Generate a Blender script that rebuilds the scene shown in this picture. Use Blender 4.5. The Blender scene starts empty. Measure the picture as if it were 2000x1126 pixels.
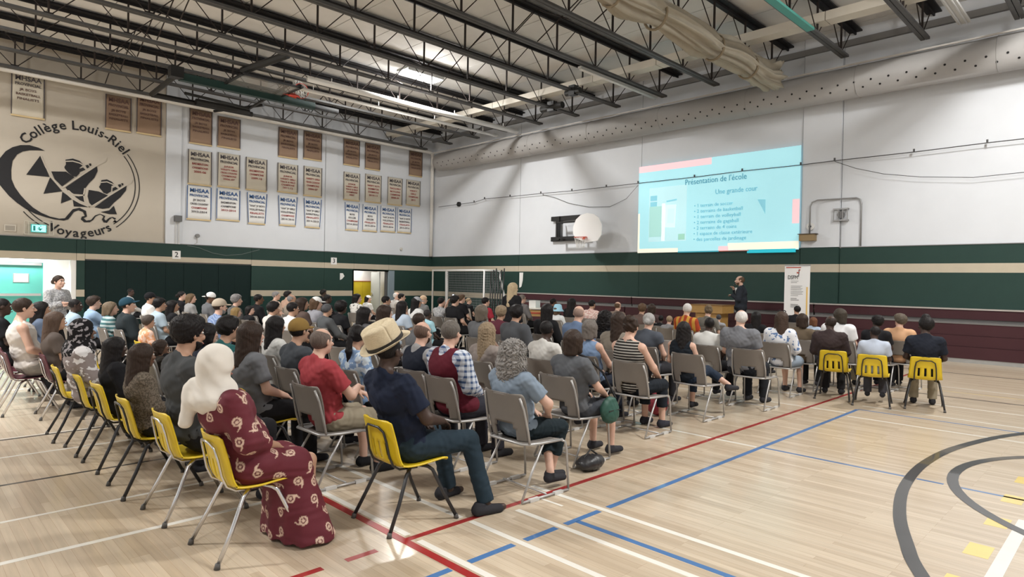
import bpy, math, random
import numpy as np
from mathutils import Matrix, Vector

SC = bpy.context.scene
COL = SC.collection
rnd = random.Random(7)

# ------------------------------------------------------------------ camera
FPX = 1239.65
YAW, PITCH, ROLL = -0.79033, -0.01094, 0.01863
cam_d = bpy.data.cameras.new('camera'); cam = bpy.data.objects.new('camera', cam_d); COL.objects.link(cam)
cy, sy = math.cos(YAW), math.sin(YAW)
fw = Vector((sy*math.cos(PITCH), cy*math.cos(PITCH), math.sin(PITCH)))
r0 = Vector((cy, -sy, 0)); u0 = r0.cross(fw)
rr = math.cos(ROLL)*r0 + math.sin(ROLL)*u0
uu = -math.sin(ROLL)*r0 + math.cos(ROLL)*u0
m = Matrix((rr, uu, -fw)).transposed().to_4x4(); m.translation = Vector((0, 0, 1.75))
cam.matrix_world = m
cam_d.sensor_width = 36; cam_d.lens = FPX*36/2000; cam_d.clip_end = 200; cam_d.clip_start = 0.05
SC.camera = cam
# ------------------------------------------------------------------ exposure, world, lights
SC.view_settings.view_transform = 'Standard'; SC.view_settings.look = 'None'
SC.view_settings.gamma = 1.0; SC.view_settings.use_curve_mapping = False
SC.view_settings.exposure = -0.36
W = bpy.data.worlds.new('world'); SC.world = W; W.use_nodes = True
W.node_tree.nodes['Background'].inputs[0].default_value = (0.8, 0.85, 1, 1)
W.node_tree.nodes['Background'].inputs[1].default_value = 0.06
def area(name, loc, size, sizey, power, color=(1, .97, .92), rot=(0, 0, 0)):
    l = bpy.data.lights.new(name, 'AREA'); l.shape = 'RECTANGLE'; l.size = size; l.size_y = sizey
    l.energy = power; l.color = color
    o = bpy.data.objects.new(name, l); o.location = loc; o.rotation_euler = rot; COL.objects.link(o); return o
def bulb(name, loc, power, r=.18, color=(1, .97, .93)):
    l = bpy.data.lights.new(name, 'POINT'); l.energy = power; l.color = color; l.shadow_soft_size = r
    o = bpy.data.objects.new(name, l); o.location = loc; COL.objects.link(o); return o
bulb('lamp_glow', (-17.75, 13.0, 8.5), 420)
for k_, (x_, y_) in enumerate(((-1.2, 14.5), (1.5, 7.0), (-10.0, -3.0), (2.0, -2.5), (-18.5, -2.0))): bulb('lamp_glow_%d' % k_, (x_, y_, 8.45), 330)
for k_, (x_, y_, p_) in enumerate(((-17.75, 13.0, 950), (-1.2, 14.5, 700), (1.5, 7.0, 1150), (-10.0, -3.0, 1800), (2.0, -2.5, 700), (-18.5, -2.0, 1500))):
    area('lamp_%d' % k_, (x_, y_, 8.62), .35, 1.4, p_*.92, (1, .985, .965))

# ------------------------------------------------------------------ materials
MATS = {}
def nt(name):
    mt = bpy.data.materials.new(name); mt.use_nodes = True
    b = mt.node_tree.nodes['Principled BSDF']; return mt, mt.node_tree, b
def M(name, col, rough=.6, metal=0, var=0.0, scale=20, bump=0, emit=0, coat=0, alpha=1, stretch=None):
    if name in MATS: return MATS[name]
    mt, t, b = nt(name); MATS[name] = mt
    b.inputs['Base Color'].default_value = (*col, 1); b.inputs['Roughness'].default_value = rough
    b.inputs['Metallic'].default_value = metal
    if name.startswith(('black wall', 'web steel', 'cloth', 'hair', 'dark truss', 'grey truss', 'dark green', 'maroon bleacher', 'skin')): b.inputs['Specular IOR Level'].default_value = .18 if not name.startswith('skin') else .3
    if coat: b.inputs['Coat Weight'].default_value = coat
    if alpha < 1: b.inputs['Alpha'].default_value = alpha
    if emit:
        b.inputs['Emission Color'].default_value = (*col, 1); b.inputs['Emission Strength'].default_value = emit
    if var or bump:
        tc = t.nodes.new('ShaderNodeTexCoord'); n = t.nodes.new('ShaderNodeTexNoise')
        mp = t.nodes.new('ShaderNodeMapping'); t.links.new(tc.outputs['Object'], mp.inputs[0])
        if stretch: mp.inputs['Scale'].default_value = stretch
        n.inputs['Scale'].default_value = scale; n.inputs['Detail'].default_value = 5
        t.links.new(mp.outputs[0], n.inputs['Vector'])
        if var:
            mx = t.nodes.new('ShaderNodeMix'); mx.data_type = 'RGBA'
            mx.inputs[6].default_value = (*[c*(1-var) for c in col], 1); mx.inputs[7].default_value = (*[min(1, c*(1+var)) for c in col], 1)
            t.links.new(n.outputs['Fac'], mx.inputs[0]); t.links.new(mx.outputs[2], b.inputs['Base Color'])
        if bump:
            bp = t.nodes.new('ShaderNodeBump'); bp.inputs['Strength'].default_value = bump; bp.inputs['Distance'].default_value = .01
            t.links.new(n.outputs['Fac'], bp.inputs['Height']); t.links.new(bp.outputs[0], b.inputs['Normal'])
    return mt
def ramp_z(name, stops, rough=.6, axis=2, var=.05):
    """flat paint bands by height"""
    mt, t, b = nt(name); MATS[name] = mt
    tc = t.nodes.new('ShaderNodeNewGeometry'); sp = t.nodes.new('ShaderNodeSeparateXYZ'); t.links.new(tc.outputs['Position'], sp.inputs[0])
    mr = t.nodes.new('ShaderNodeMath'); mr.operation = 'DIVIDE'; mr.inputs[1].default_value = 10.0
    t.links.new(sp.outputs[axis], mr.inputs[0])
    cr = t.nodes.new('ShaderNodeValToRGB'); cr.color_ramp.interpolation = 'CONSTANT'
    t.links.new(mr.outputs[0], cr.inputs[0])
    e = cr.color_ramp.elements; e[0].position = 0; e[0].color = (*stops[0][1], 1)
    e.remove(e[1])
    for z, c in stops[1:]:
        q = e.new(z/10); q.color = (*c, 1)
    n = t.nodes.new('ShaderNodeTexNoise'); n.inputs['Scale'].default_value = 3; n.inputs['Detail'].default_value = 8
    t.links.new(tc.outputs['Position'], n.inputs['Vector'])
    mp = t.nodes.new('ShaderNodeMapRange'); mp.inputs['To Min'].default_value = 1-var*2; mp.inputs['To Max'].default_value = 1+var
    t.links.new(n.outputs['Fac'], mp.inputs['Value'])
    mx = t.nodes.new('ShaderNodeMix'); mx.data_type = 'RGBA'; mx.blend_type = 'MULTIPLY'; mx.inputs[0].default_value = 1
    t.links.new(cr.outputs[0], mx.inputs[6]); t.links.new(mp.outputs[0], mx.inputs[7]); t.links.new(mx.outputs[2], b.inputs['Base Color'])
    b.inputs['Roughness'].default_value = rough; b.inputs['Specular IOR Level'].default_value = .25
    n2 = t.nodes.new('ShaderNodeTexNoise'); n2.inputs['Scale'].default_value = 60; t.links.new(tc.outputs['Position'], n2.inputs['Vector'])
    bp = t.nodes.new('ShaderNodeBump'); bp.inputs['Strength'].default_value = .15; bp.inputs['Distance'].default_value = .01
    t.links.new(n2.outputs['Fac'], bp.inputs['Height']); t.links.new(bp.outputs[0], b.inputs['Normal'])
    return mt
# ------------------------------------------------------------------ mesh helpers
class MB:
    def __init__(s): s.v = []; s.f = []
    def add(s, vs, fs):
        o = len(s.v); s.v += [tuple(v) for v in vs]; s.f += [tuple(i+o for i in f) for f in fs]; return s
    def box(s, c, d, rz=0, ry=0, rx=0):
        x, y, z = d[0]/2, d[1]/2, d[2]/2
        vs = [Vector(p) for p in ((-x,-y,-z),(x,-y,-z),(x,y,-z),(-x,y,-z),(-x,-y,z),(x,-y,z),(x,y,z),(-x,y,z))]
        if rz or ry or rx:
            R = Matrix.Rotation(rz, 3, 'Z') @ Matrix.Rotation(ry, 3, 'Y') @ Matrix.Rotation(rx, 3, 'X'); vs = [R @ v for v in vs]
        vs = [v+Vector(c) for v in vs]
        return s.add(vs, ((0,3,2,1),(4,5,6,7),(0,1,5,4),(1,2,6,5),(2,3,7,6),(3,0,4,7)))
    def b2(s, lo, hi): return s.box([(a+b)/2 for a, b in zip(lo, hi)], [b-a for a, b in zip(lo, hi)])
    def tube(s, pts, r, n=8, closed=False):
        P = [Vector(p) for p in pts]; N = len(P); vs = []; prev = None
        rs = r if isinstance(r, (list, tuple)) else [r]*N
        for i, p in enumerate(P):
            if closed: d = P[(i+1) % N]-P[i-1]
            else: d = P[min(i+1, N-1)]-P[max(i-1, 0)]
            d.normalize()
            if prev is None:
                a = d.cross(Vector((0, 0, 1)));
                if a.length < .1: a = d.cross(Vector((1, 0, 0)))
            else: a = prev - d*prev.dot(d)
            a.normalize(); prev = a; b = d.cross(a)
            for k in range(n):
                t = 2*math.pi*k/n; vs.append(p+(a*math.cos(t)+b*math.sin(t))*rs[i])
        fs = []
        for i in range(N if closed else N-1):
            j = (i+1) % N
            for k in range(n):
                k2 = (k+1) % n; fs.append((i*n+k, i*n+k2, j*n+k2, j*n+k))
        if not closed: fs += [tuple(range(n))[::-1], tuple((N-1)*n+k for k in range(n))]
        return s.add(vs, fs)
    def prism(s, poly, axis, a, b):
        """poly: 2d points; extrude along axis between a and b"""
        def P(p, t):
            return (t, p[0], p[1]) if axis == 0 else ((p[0], t, p[1]) if axis == 1 else (p[0], p[1], t))
        n = len(poly); vs = [P(p, a) for p in poly]+[P(p, b) for p in poly]
        fs = [tuple(range(n))[::-1], tuple(range(n, 2*n))]+[(i, (i+1) % n, n+(i+1) % n, n+i) for i in range(n)]
        return s.add(vs, fs)
    def build(s, name, mat, parent=None, smooth=False, loc=None, kind=None):
        me = bpy.data.meshes.new(name); me.from_pydata(s.v, [], s.f); me.update()
        return link(name, me, mat, parent, smooth, loc, kind)
def fixn(me):
    import bmesh
    bm = bmesh.new(); bm.from_mesh(me); bmesh.ops.recalc_face_normals(bm, faces=bm.faces); bm.to_mesh(me); bm.free()
def link(name, me, mat, parent=None, smooth=False, loc=None, kind=None):
    if smooth: me.polygons.foreach_set('use_smooth', [True]*len(me.polygons))
    if mat and not me.materials: me.materials.append(mat)
    o = bpy.data.objects.new(name, me); COL.objects.link(o)
    if parent: o.parent = parent
    if loc: o.location = loc
    if kind: o['kind'] = kind
    return o
def thing(name, label, cat, loc=(0, 0, 0), rz=0, group=None):
    o = bpy.data.objects.new(name, None); COL.objects.link(o); o.location = loc; o.rotation_euler = (0, 0, rz)
    o.empty_display_size = .1
    o['label'] = label; o['category'] = cat
    if group: o['group'] = group
    return o
def tag(o, label, cat, group=None):
    o['label'] = label; o['category'] = cat
    if group: o['group'] = group
    return o
def dup(root, loc, rz):
    r = root.copy(); COL.objects.link(r); r.location = loc; r.rotation_euler = (0, 0, rz)
    for ch in list(root.children):
        c = ch.copy(); COL.objects.link(c); c.parent = r
        for g in list(ch.children):
            d = g.copy(); COL.objects.link(d); d.parent = c
    return r
def text_mesh(s, size, depth=.002, align='CENTER', bold=0):
    c = bpy.data.curves.new('txt', 'FONT'); c.body = s; c.size = size; c.align_x = align; c.align_y = 'CENTER'
    c.resolution_u = 2; c.extrude = depth; c.offset = bold
    o = bpy.data.objects.new('txt', c); COL.objects.link(o)
    dg = bpy.context.evaluated_depsgraph_get(); me = bpy.data.meshes.new_from_object(o.evaluated_get(dg))
    bpy.data.objects.remove(o); bpy.data.curves.remove(c); return me
def sheet(fn, nu, nv, mask=None, t=.008):
    """thin solid from a grid; fn(u,v) -> point"""
    P = np.array([[fn(i/nu, j/nv) for i in range(nu+1)] for j in range(nv+1)], float)
    du = np.gradient(P, axis=1); dv = np.gradient(P, axis=0); N = np.cross(du, dv); N /= np.linalg.norm(N, axis=2)[..., None]+1e-9
    A = P+N*t/2; B = P-N*t/2; w = nu+1; off = w*(nv+1)
    vs = np.concatenate([A.reshape(-1, 3), B.reshape(-1, 3)]).tolist(); fs = []
    pres = lambda i, j: 0 <= i < nu and 0 <= j < nv and (mask is None or mask(i, j))
    for j in range(nv):
        for i in range(nu):
            if not pres(i, j): continue
            a, b, c, d = j*w+i, j*w+i+1, (j+1)*w+i+1, (j+1)*w+i
            fs.append((a, b, c, d)); fs.append((d+off, c+off, b+off, a+off))
            if not pres(i, j-1): fs.append((b, a, a+off, b+off))
            if not pres(i, j+1): fs.append((d, c, c+off, d+off))
            if not pres(i-1, j): fs.append((a, d, d+off, a+off))
            if not pres(i+1, j): fs.append((c, b, b+off, c+off))
    used = sorted({i for f in fs for i in f}); mp = {k: i for i, k in enumerate(used)}
    m = MB(); m.add([vs[k] for k in used], [tuple(mp[i] for i in f) for f in fs]); return m
def lathe(prof, n=24):
    m = MB(); vs = []; fs = []
    for r, z in prof:
        for k in range(n): a = 2*math.pi*k/n; vs.append((r*math.cos(a), r*math.sin(a), z))
    for i in range(len(prof)-1):
        for k in range(n): k2 = (k+1) % n; fs.append((i*n+k, i*n+k2, (i+1)*n+k2, (i+1)*n+k))
    return m.add(vs, fs)
def interp(pts, t):
    n = len(pts)-1; x = t*n; i = min(int(x), n-1); f = x-i
    p0, p1, p2, p3 = pts[max(i-1, 0)], pts[i], pts[i+1], pts[min(i+2, n)]
    return [0.5*((2*b)+(-a+c)*f+(2*a-5*b+4*c-d)*f*f+(-a+3*b-3*c+d)*f**3) for a, b, c, d in zip(p0, p1, p2, p3)]
LOGO = {"shapes":[[[3.678,5.687],[3.514,5.76],[3.279,5.805],[3.048,5.767],[2.85,5.671],[2.683,5.52],[2.546,5.287],[2.438,5.007],[2.413,4.758],[2.497,4.523],[2.609,4.36],[2.778,4.131],[2.978,3.937],[3.209,3.762],[3.443,3.638],[3.711,3.551],[3.954,3.498],[4.2,3.48],[4.324,3.528],[4.386,3.627],[4.478,3.786],[4.605,3.854],[4.733,3.809],[4.782,3.68],[4.702,3.654],[4.671,3.556],[4.768,3.469],[4.93,3.482],[5.027,3.566],[5.092,3.687],[5.223,3.776],[5.323,3.707],[5.274,3.606],[5.325,3.513],[5.426,3.501],[5.492,3.604],[5.576,3.689],[5.662,3.618],[5.594,3.534],[5.748,3.546],[5.628,3.576],[5.695,3.68],[5.593,3.718],[5.491,3.682],[5.392,3.576],[5.341,3.631],[5.373,3.73],[5.223,3.795],[5.075,3.724],[4.962,3.561],[4.832,3.531],[4.751,3.601],[4.847,3.666],[4.813,3.854],[4.636,3.944],[4.446,3.877],[4.322,3.697],[4.23,3.558],[4.076,3.534],[3.832,3.58],[3.591,3.687],[3.383,3.832],[3.207,4.014],[3.061,4.197],[2.917,4.432],[2.83,4.671],[2.822,4.954],[2.854,5.244],[2.965,5.457],[3.107,5.576],[3.28,5.639],[3.485,5.671]],[[3.566,5.531],[3.2,4.855],[3.805,4.86]],[[3.849,5.047],[4.247,5.093],[4.484,4.937],[4.143,4.595],[3.942,4.811]],[[3.82,4.851],[3.651,4.298],[4.154,4.436]],[[4.154,4.421],[4.118,4.033],[4.443,4.216]],[[4.443,4.197],[4.47,3.974],[4.925,3.987]],[[4.236,4.568],[4.626,4.936],[5.107,5.44],[5.136,5.232],[5.046,4.99],[4.885,4.778],[4.79,4.614],[4.743,4.399],[4.473,4.389],[4.315,4.465]],[[4.489,4.308],[4.754,4.344],[4.778,4.137],[4.633,4.198]],[[4.887,4.568],[5.182,4.544],[5.45,4.438],[5.006,4.025],[4.908,4.131],[4.857,4.355]],[[5.056,3.999],[5.484,4.403],[6.011,4.875],[5.989,4.675],[5.825,4.42],[5.622,4.202],[5.488,4.013],[5.287,3.967]],[[5.239,3.854],[5.489,3.935],[5.623,4.104],[5.721,3.819],[5.49,3.807]],[[4.228,5.483],[4.431,5.55],[4.621,5.503],[4.734,5.387],[4.623,5.276],[4.625,5.087],[4.531,4.961],[4.436,4.968],[4.31,5.064],[4.215,5.182],[4.199,5.236],[4.245,5.336]],[[5.245,4.938],[5.411,4.986],[5.563,4.919],[5.642,4.831],[5.548,4.78],[5.533,4.584],[5.416,4.485],[5.315,4.52],[5.231,4.627],[5.181,4.698],[5.229,4.801]],[[4.159,4.596],[4.175,4.542],[5.173,5.449],[5.372,5.574],[5.397,5.733],[5.27,5.695],[5.172,5.584],[5.14,5.483],[4.143,4.576]],[[4.983,4.031],[5.007,4.006],[5.994,4.865],[6.15,4.932],[6.202,5.078],[6.062,5.02],[6.028,4.917],[4.957,4.021]],[[4.625,5.125],[4.624,5.238],[4.719,5.297],[4.79,5.231]],[[4.782,5.375],[4.863,5.405],[4.896,5.333],[4.832,5.275]],[[4.879,5.445],[4.943,5.466],[4.954,5.399],[4.912,5.362]],[[5.577,4.589],[5.583,4.706],[5.667,4.763],[5.746,4.706]],[[5.735,4.842],[5.82,4.872],[5.848,4.808],[5.787,4.75]],[[5.837,4.902],[5.899,4.917],[5.91,4.855],[5.869,4.819]]],"ring":[4.5774286506264055,4.808954576211335,1.8248444672372874],"ban":[[2.794,3.653,6.659,8.035,"t"],[5.332,6.117,6.686,7.883,"t"],[6.276,7.076,6.712,8.09,"t"],[8.012,8.829,6.652,7.952,"t"],[9.018,9.886,6.683,7.865,"t"],[11.417,12.253,6.664,7.885,"t"],[12.504,13.343,6.74,7.931,"t"],[14.374,15.194,6.763,7.921,"t"],[15.46,16.27,6.728,7.918,"t"],[17.879,18.665,6.735,7.944,"t"],[7.977,8.83,5.134,6.436,"m"],[9.037,9.886,5.161,6.484,"m"],[10.107,10.968,5.165,6.467,"m"],[11.396,12.276,5.227,6.429,"m"],[12.528,13.368,5.198,6.458,"m"],[14.4,15.221,5.215,6.467,"m"],[15.487,16.354,5.235,6.521,"m"],[16.691,17.522,5.233,6.533,"m"],[17.729,18.571,5.31,6.543,"m"],[7.957,8.828,3.827,5.092,"b"],[9.016,9.905,3.894,5.1,"b"],[10.166,10.988,3.84,5.085,"b"],[11.437,12.275,3.875,5.1,"b"],[12.549,13.367,3.87,5.11,"b"],[14.474,15.22,3.892,5.125,"b"],[15.379,16.159,3.91,5.124,"b"],[16.325,17.171,3.953,5.148,"b"],[17.259,18.083,3.967,5.163,"b"]]}
POS = {"r1a":[-11.3,1.19,1.256],"tank":[-9.95,1.26,1.292],"denimhair":[-11.86,1.72,1.185],"braids":[-18.51,2.99,1.097],"brownlong":[-9.46,1.52,1.152],"bluem":[-13.1,2.37,1.188],"handface":[-13.59,2.74,1.21],"bobteal":[-12.4,2.75,1.159],"scarfpat":[-7.5,1.42,1.167],"capup":[-11.86,2.87,1.231],"collar":[-21.54,5.27,1.207],"capblk":[-15.62,4.21,1.22],"curlybob":[-12.87,3.63,1.19],"profile":[-17.75,5.52,1.21],"brnback":[-16.74,5.43,1.177],"blklong":[-13.35,4.0,1.146],"peach":[-10.5,2.81,1.043],"blackshirt":[-6.7,1.53,1.067],"knit":[-5.8,1.52,1.079],"dkbrown":[-7.69,2.19,0.951],"bigman":[-5.03,1.62,1.303],"hijab":[-4.13,1.5,1.185],"whitecap":[-15.73,5.51,1.221],"beigecap":[-10.79,3.94,1.235],"curlgrey":[-13.82,5.39,1.227],"blondclip":[-12.68,4.95,1.038],"turned":[-13.29,5.47,1.041],"hoodie":[-14.53,6.17,1.22],"greyshort":[-16.91,7.66,1.229],"dkpeach":[-17.79,8.41,1.215],"blkwhite":[-10.89,4.89,1.189],"greybald":[-14.73,7.07,1.207],"headband":[-10.37,5.0,1.201],"dkbrn2":[-11.53,5.76,1.235],"navyear":[-6.55,2.48,1.214],"glassface":[-7.07,2.47,1.13],"longbrown":[-5.72,2.38,1.217],"girlstr":[-7.25,3.3,1.17],"tancap":[-6.09,3.01,1.197],"whitecapw":[-12.02,6.3,1.22],"dark1":[-19.77,10.6,1.222],"dark2":[-15.34,8.36,1.191],"hoodgrey":[-10.59,5.76,1.159],"afro":[-11.0,6.29,1.17],"blkarm":[-14.83,8.94,1.218],"whitebow":[-17.51,10.94,1.104],"longdk":[-8.61,5.33,1.186],"boy2":[-12.77,8.47,1.227],"longdk2":[-8.09,5.36,1.234],"whitehair":[-16.85,11.56,1.219],"dk3":[-15.37,10.72,1.22],"blklt":[-10.36,7.26,1.201],"red":[-5.04,2.7,1.195],"pony":[-5.63,3.41,1.161],"hatman":[-3.85,2.59,1.224],"backpack":[-12.16,8.92,1.208],"peachcap":[-14.61,10.94,1.17],"boyblue":[-9.86,7.49,1.08],"phone":[-12.43,9.86,1.201],"blkboy":[-11.87,9.83,1.247],"brnboy":[-13.58,11.48,1.229],"kid3":[-15.57,13.47,1.085],"greybrn":[-7.57,6.84,1.235],"redcollar":[-11.94,10.9,1.209],"curlylt":[-7.88,7.56,1.195],"bald":[-5.21,3.9,1.204],"behindbald":[-7.1,5.25,1.172],"vest":[-4.69,3.85,1.239],"blond":[-5.32,4.9,1.158],"curly":[-3.75,3.76,1.135],"suit":[-6.75,6.8,1.26],"glasspaper":[-12.63,12.94,1.252],"bucket":[-10.01,11.48,1.077],"dk4":[-11.87,13.42,1.173],"tallblk":[-7.37,8.18,1.242],"whiteshirt":[-5.05,5.6,1.177],"dk5":[-10.64,12.77,1.211],"baldblue":[-6.17,7.57,1.271],"pinkpat":[-9.99,12.77,1.197],"bobdenim":[-4.95,6.3,1.168],"green":[-3.97,4.8,1.168],"blkcurly":[-6.28,8.39,1.172],"balding":[-9.45,13.12,1.175],"brn7":[-8.05,12.1,1.178],"dkbob":[-8.29,12.86,1.166],"tantop":[-5.1,7.11,1.23],"striped":[-4.32,6.27,1.229],"greybun":[-5.16,7.94,1.2],"blondkid":[-7.06,11.62,1.007],"darkkid":[-7.52,12.03,0.991],"whiteorange":[-6.54,11.42,1.247],"blackdress":[-4.4,7.6,1.139],"bunbrn":[-6.71,12.6,1.185],"blkkid":[-4.73,8.92,1.148],"grayman":[-4.22,8.9,1.27],"behindgray":[-5.38,11.97,1.14],"longwavy":[-4.21,10.3,1.215],"boyb":[-6.32,16.41,1.152],"furhood":[-4.23,11.21,1.17],"auburn":[-5.08,14.06,1.013],"baldsuit":[-3.58,10.65,1.183],"whiteT":[-3.89,12.0,1.247],"kidblue":[-2.91,10.52,1.082],"blk8":[-3.34,12.2,1.155],"orange":[-3.09,12.6,1.184],"navy":[-2.33,10.84,1.207],"greykid":[-6.95,13.53,1.003]}
# ================================================================== ROOM
GREEN = (.019, .047, .039); CREAM = (.50, .44, .34); WHITE = (.66, .685, .72)
XA, YB, XR, YF = -25.3, 19.4, 9.0, -9.0; ZD = 9.05
wall_low = ramp_z('painted bands', [(0, (.012, .045, .038)), (.95, CREAM), (1.2, GREEN), (2.15, CREAM), (2.42, GREEN), (2.9, WHITE)], rough=.55)
wall_white = M('white wall paint', WHITE, .7, var=.05, scale=1.5, bump=.08)
wall_shade_tan = M('tan wall shade', (.50, .45, .375), .75, var=.06, scale=1.5, bump=.08)  # tan stands for the shadow over this wall, put into its colour
dark_seam = M('dark joint', (.12, .12, .12), .9)
# floor with maple strips
def floor_mat():
    mt, t, b = nt('varnished maple strips')
    tc = t.nodes.new('ShaderNodeNewGeometry'); mp = t.nodes.new('ShaderNodeMapping'); t.links.new(tc.outputs['Position'], mp.inputs[0])
    br = t.nodes.new('ShaderNodeTexBrick'); t.links.new(mp.outputs[0], br.inputs['Vector'])
    br.inputs['Scale'].default_value = 1; br.inputs['Brick Width'].default_value = 1.1; br.inputs['Row Height'].default_value = .057
    br.inputs['Mortar Size'].default_value = .0008; br.inputs['Mortar Smooth'].default_value = .3
    br.inputs['Color1'].default_value = (.57, .475, .355, 1); br.inputs['Color2'].default_value = (.455, .36, .255, 1); br.inputs['Mortar'].default_value = (.30, .19, .10, 1)
    br.offset = .37; br.offset_frequency = 3
    n = t.nodes.new('ShaderNodeTexNoise'); mp2 = t.nodes.new('ShaderNodeMapping'); mp2.inputs['Scale'].default_value = (1.2, 22, 1)
    t.links.new(tc.outputs['Position'], mp2.inputs[0]); t.links.new(mp2.outputs[0], n.inputs['Vector']); n.inputs['Scale'].default_value = 1.5; n.inputs['Detail'].default_value = 6
    mr = t.nodes.new('ShaderNodeMapRange'); mr.inputs['To Min'].default_value = .72; mr.inputs['To Max'].default_value = 1.2; t.links.new(n.outputs['Fac'], mr.inputs['Value'])
    mx = t.nodes.new('ShaderNodeMix'); mx.data_type = 'RGBA'; mx.blend_type = 'MULTIPLY'; mx.inputs[0].default_value = 1
    t.links.new(br.outputs['Color'], mx.inputs[6]); t.links.new(mr.outputs[0], mx.inputs[7])
    t.links.new(mx.outputs[2], b.inputs['Base Color']); b.inputs['Roughness'].default_value = .42
    b.inputs['Coat Weight'].default_value = .55; b.inputs['Coat Roughness'].default_value = .16
    return mt
fl = MB().b2((XA, YF, -.1), (XR, YB, 0)).build('floor', floor_mat()); fl['kind'] = 'structure'
def paint(n, c): return M(n, c, .4, coat=.5, var=.06, scale=8)
PW = paint('white line paint', (.72, .70, .64)); PB = paint('blue line paint', (.06, .16, .36)); PR = paint('red line paint', (.30, .02, .02)); PK = paint('black line paint', (.02, .02, .022)); PY = paint('yellow line paint', (.72, .55, .16))
def line(x0, y0, x1, y1, mat, h=.0012): MB().b2((min(x0, x1), min(y0, y1), 0), (max(x0, x1), max(y0, y1), h)).build('court_line', mat, fl)
hw = .025
def ly(x, y0, y1, mat, w=hw, h=.0012): line(x-w, y0, x+w, y1, mat, h)
def lx(y, x0, x1, mat, w=hw, h=.0012): line(x0, y-w, x1, y+w, mat, h)
ly(-3.5, 2.5, 17, PR, h=.002); lx(2.49, -14, 5, PR, .03, .0022)
for y0, y1 in ((1.1, 1.35), (1.68, 1.89), (2.05, 2.27)): ly(-3.49, y0, y1, PR)
lx(2.565, -14, -3.56, PW); lx(2.565, -3.43, 6, PW)
lx(3.04, -14, -3.56, PW); lx(3.05, -3.46, 6, PW); lx(3.465, -3.40, 6, PW); lx(3.97, -3.72, -3.52, PW); lx(3.97, -3.46, 6, PW); lx(3.79, -3.44, -3.22, PW, .012)
for y0, y1 in ((1.2, 2.45), (2.6, 2.99), (3.1, 3.42), (3.52, 3.92), (4.03, 9.98)): ly(-2.96, y0, y1, PB)
lx(3.63, -2.94, 6, PB); lx(6.79, -2.94, -1.6, PB, .02); lx(6.79, -1.5, -1.29, PB, .02); lx(6.79, -1.18, 6, PB, .02); lx(10.0, -2.96, 6, PB, .02)
lx(6.76, -14, -3.0, PW, .02); lx(9.6, -14, -3.0, PW, .02); lx(9.36, -2.9, 6, PW, .02); lx(10.35, -3, 6, PW, .02)
lx(12.4, -20, 6, PK, .025); lx(16.0, -20, 6, PK, .03); lx(13.6, -20, 6, PW, .02); lx(11.4, -2.9, 6, PW, .02)
ly(-4.83, YF, 2.45, PW); ly(-5.63, YF, 2.45, PW, .018); ly(-6.61, YF, 6, PK, .018); ly(-7.6, YF, 6, PW, .018); ly(-8.4, YF, 12, PK, .02); ly(-8.46, YF, 12, PW, .015)
ly(-11.9, YF, 12, PW, .03); ly(-14, YF, 12, PK, .03); ly(-16.5, YF, 15, PW, .03); ly(-20, YF, 16, PK, .03)
ly(-.65, -4, 6.2, PW, .04)
for y in (4.55, 5.25, 6.0, 6.75, 7.5): line(-.86, y-.13, -.72, y+.13, PY)
lx(13.05, -4, 6, PY, .01)
def ring(cx, cyy, r, w, mat, n=72, a0=0, a1=2*math.pi):
    m = MB(); vs = []; fs = []
    for k in range(n+1):
        a = a0+(a1-a0)*k/n
        for q in (r-w, r+w): vs.append((cx+q*math.cos(a), cyy+q*math.sin(a), .0026))
    fs = [(2*k, 2*k+1, 2*k+3, 2*k+2) for k in range(n)]; m.add(vs, fs).build('court_line', mat, fl)
ring(.70, 7.38, 2.0, .045, PK)
# wide black arc of the three point line (flattened): sampled on the floor
arc = [(3.2, 13.2), (1.2, 12.6), (-.2, 11.6), (-1.08, 9.98), (-1.47, 8.63), (-1.58, 7.51), (-1.52, 6.49), (-1.36, 5.66), (-1.16, 5.02), (-.95, 4.5), (-.3, 3.3), (.9, 2.2), (2.6, 1.5)]
m = MB(); vs = []
N = 60
for k in range(N+1):
    p = interp(arc, k/N); q = interp(arc, min(1, k/N+.002)); p_ = interp(arc, max(0, k/N-.002))
    dx, dy = q[0]-p_[0], q[1]-p_[1]; L = math.hypot(dx, dy); nx, ny = -dy/L*.045, dx/L*.045
    vs += [(p[0]-nx, p[1]-ny, .003), (p[0]+nx, p[1]+ny, .003)]
m.add(vs, [(2*k+1, 2*k, 2*k+2, 2*k+3) for k in range(N)]).build('court_line', PK, fl)

# ---- wall B (front wall with the projection)
wb = MB().b2((XA-.3, YB+.02, 0), (XR+.3, YB+.3, ZD+.3)).build('wall_front', dark_seam); wb['kind'] = 'structure'
xs = [XA, -19.17, -13.05, -7.4, -6.3, -1.2, 4.0, XR]
for a, b in zip(xs, xs[1:]):
    o = MB().b2((a+.008, YB-.02, 2.9), (b-.008, YB+.05, ZD)).build('wall_panel', wall_white, wb)
for a, b in zip(xs, xs[1:]):
    MB().b2((a+.006, YB-.06, 0), (b-.006, YB+.05, 2.9)).build('wall_panel', wall_low, wb)
MB().b2((-7.38, YB-.075, 2.9), (-6.32, YB-.02, ZD)).build('pilaster', wall_white, wb)
MB().b2((-7.38, YB-.09, 0), (-6.32, YB-.06, 2.9)).build('pilaster', wall_low, wb)
MB().b2((XA, YB-.075, 2.89), (XR, YB-.02, 2.91)).build('ledge', M('dusty ledge', (.25, .25, .25), .9), wb)
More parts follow.
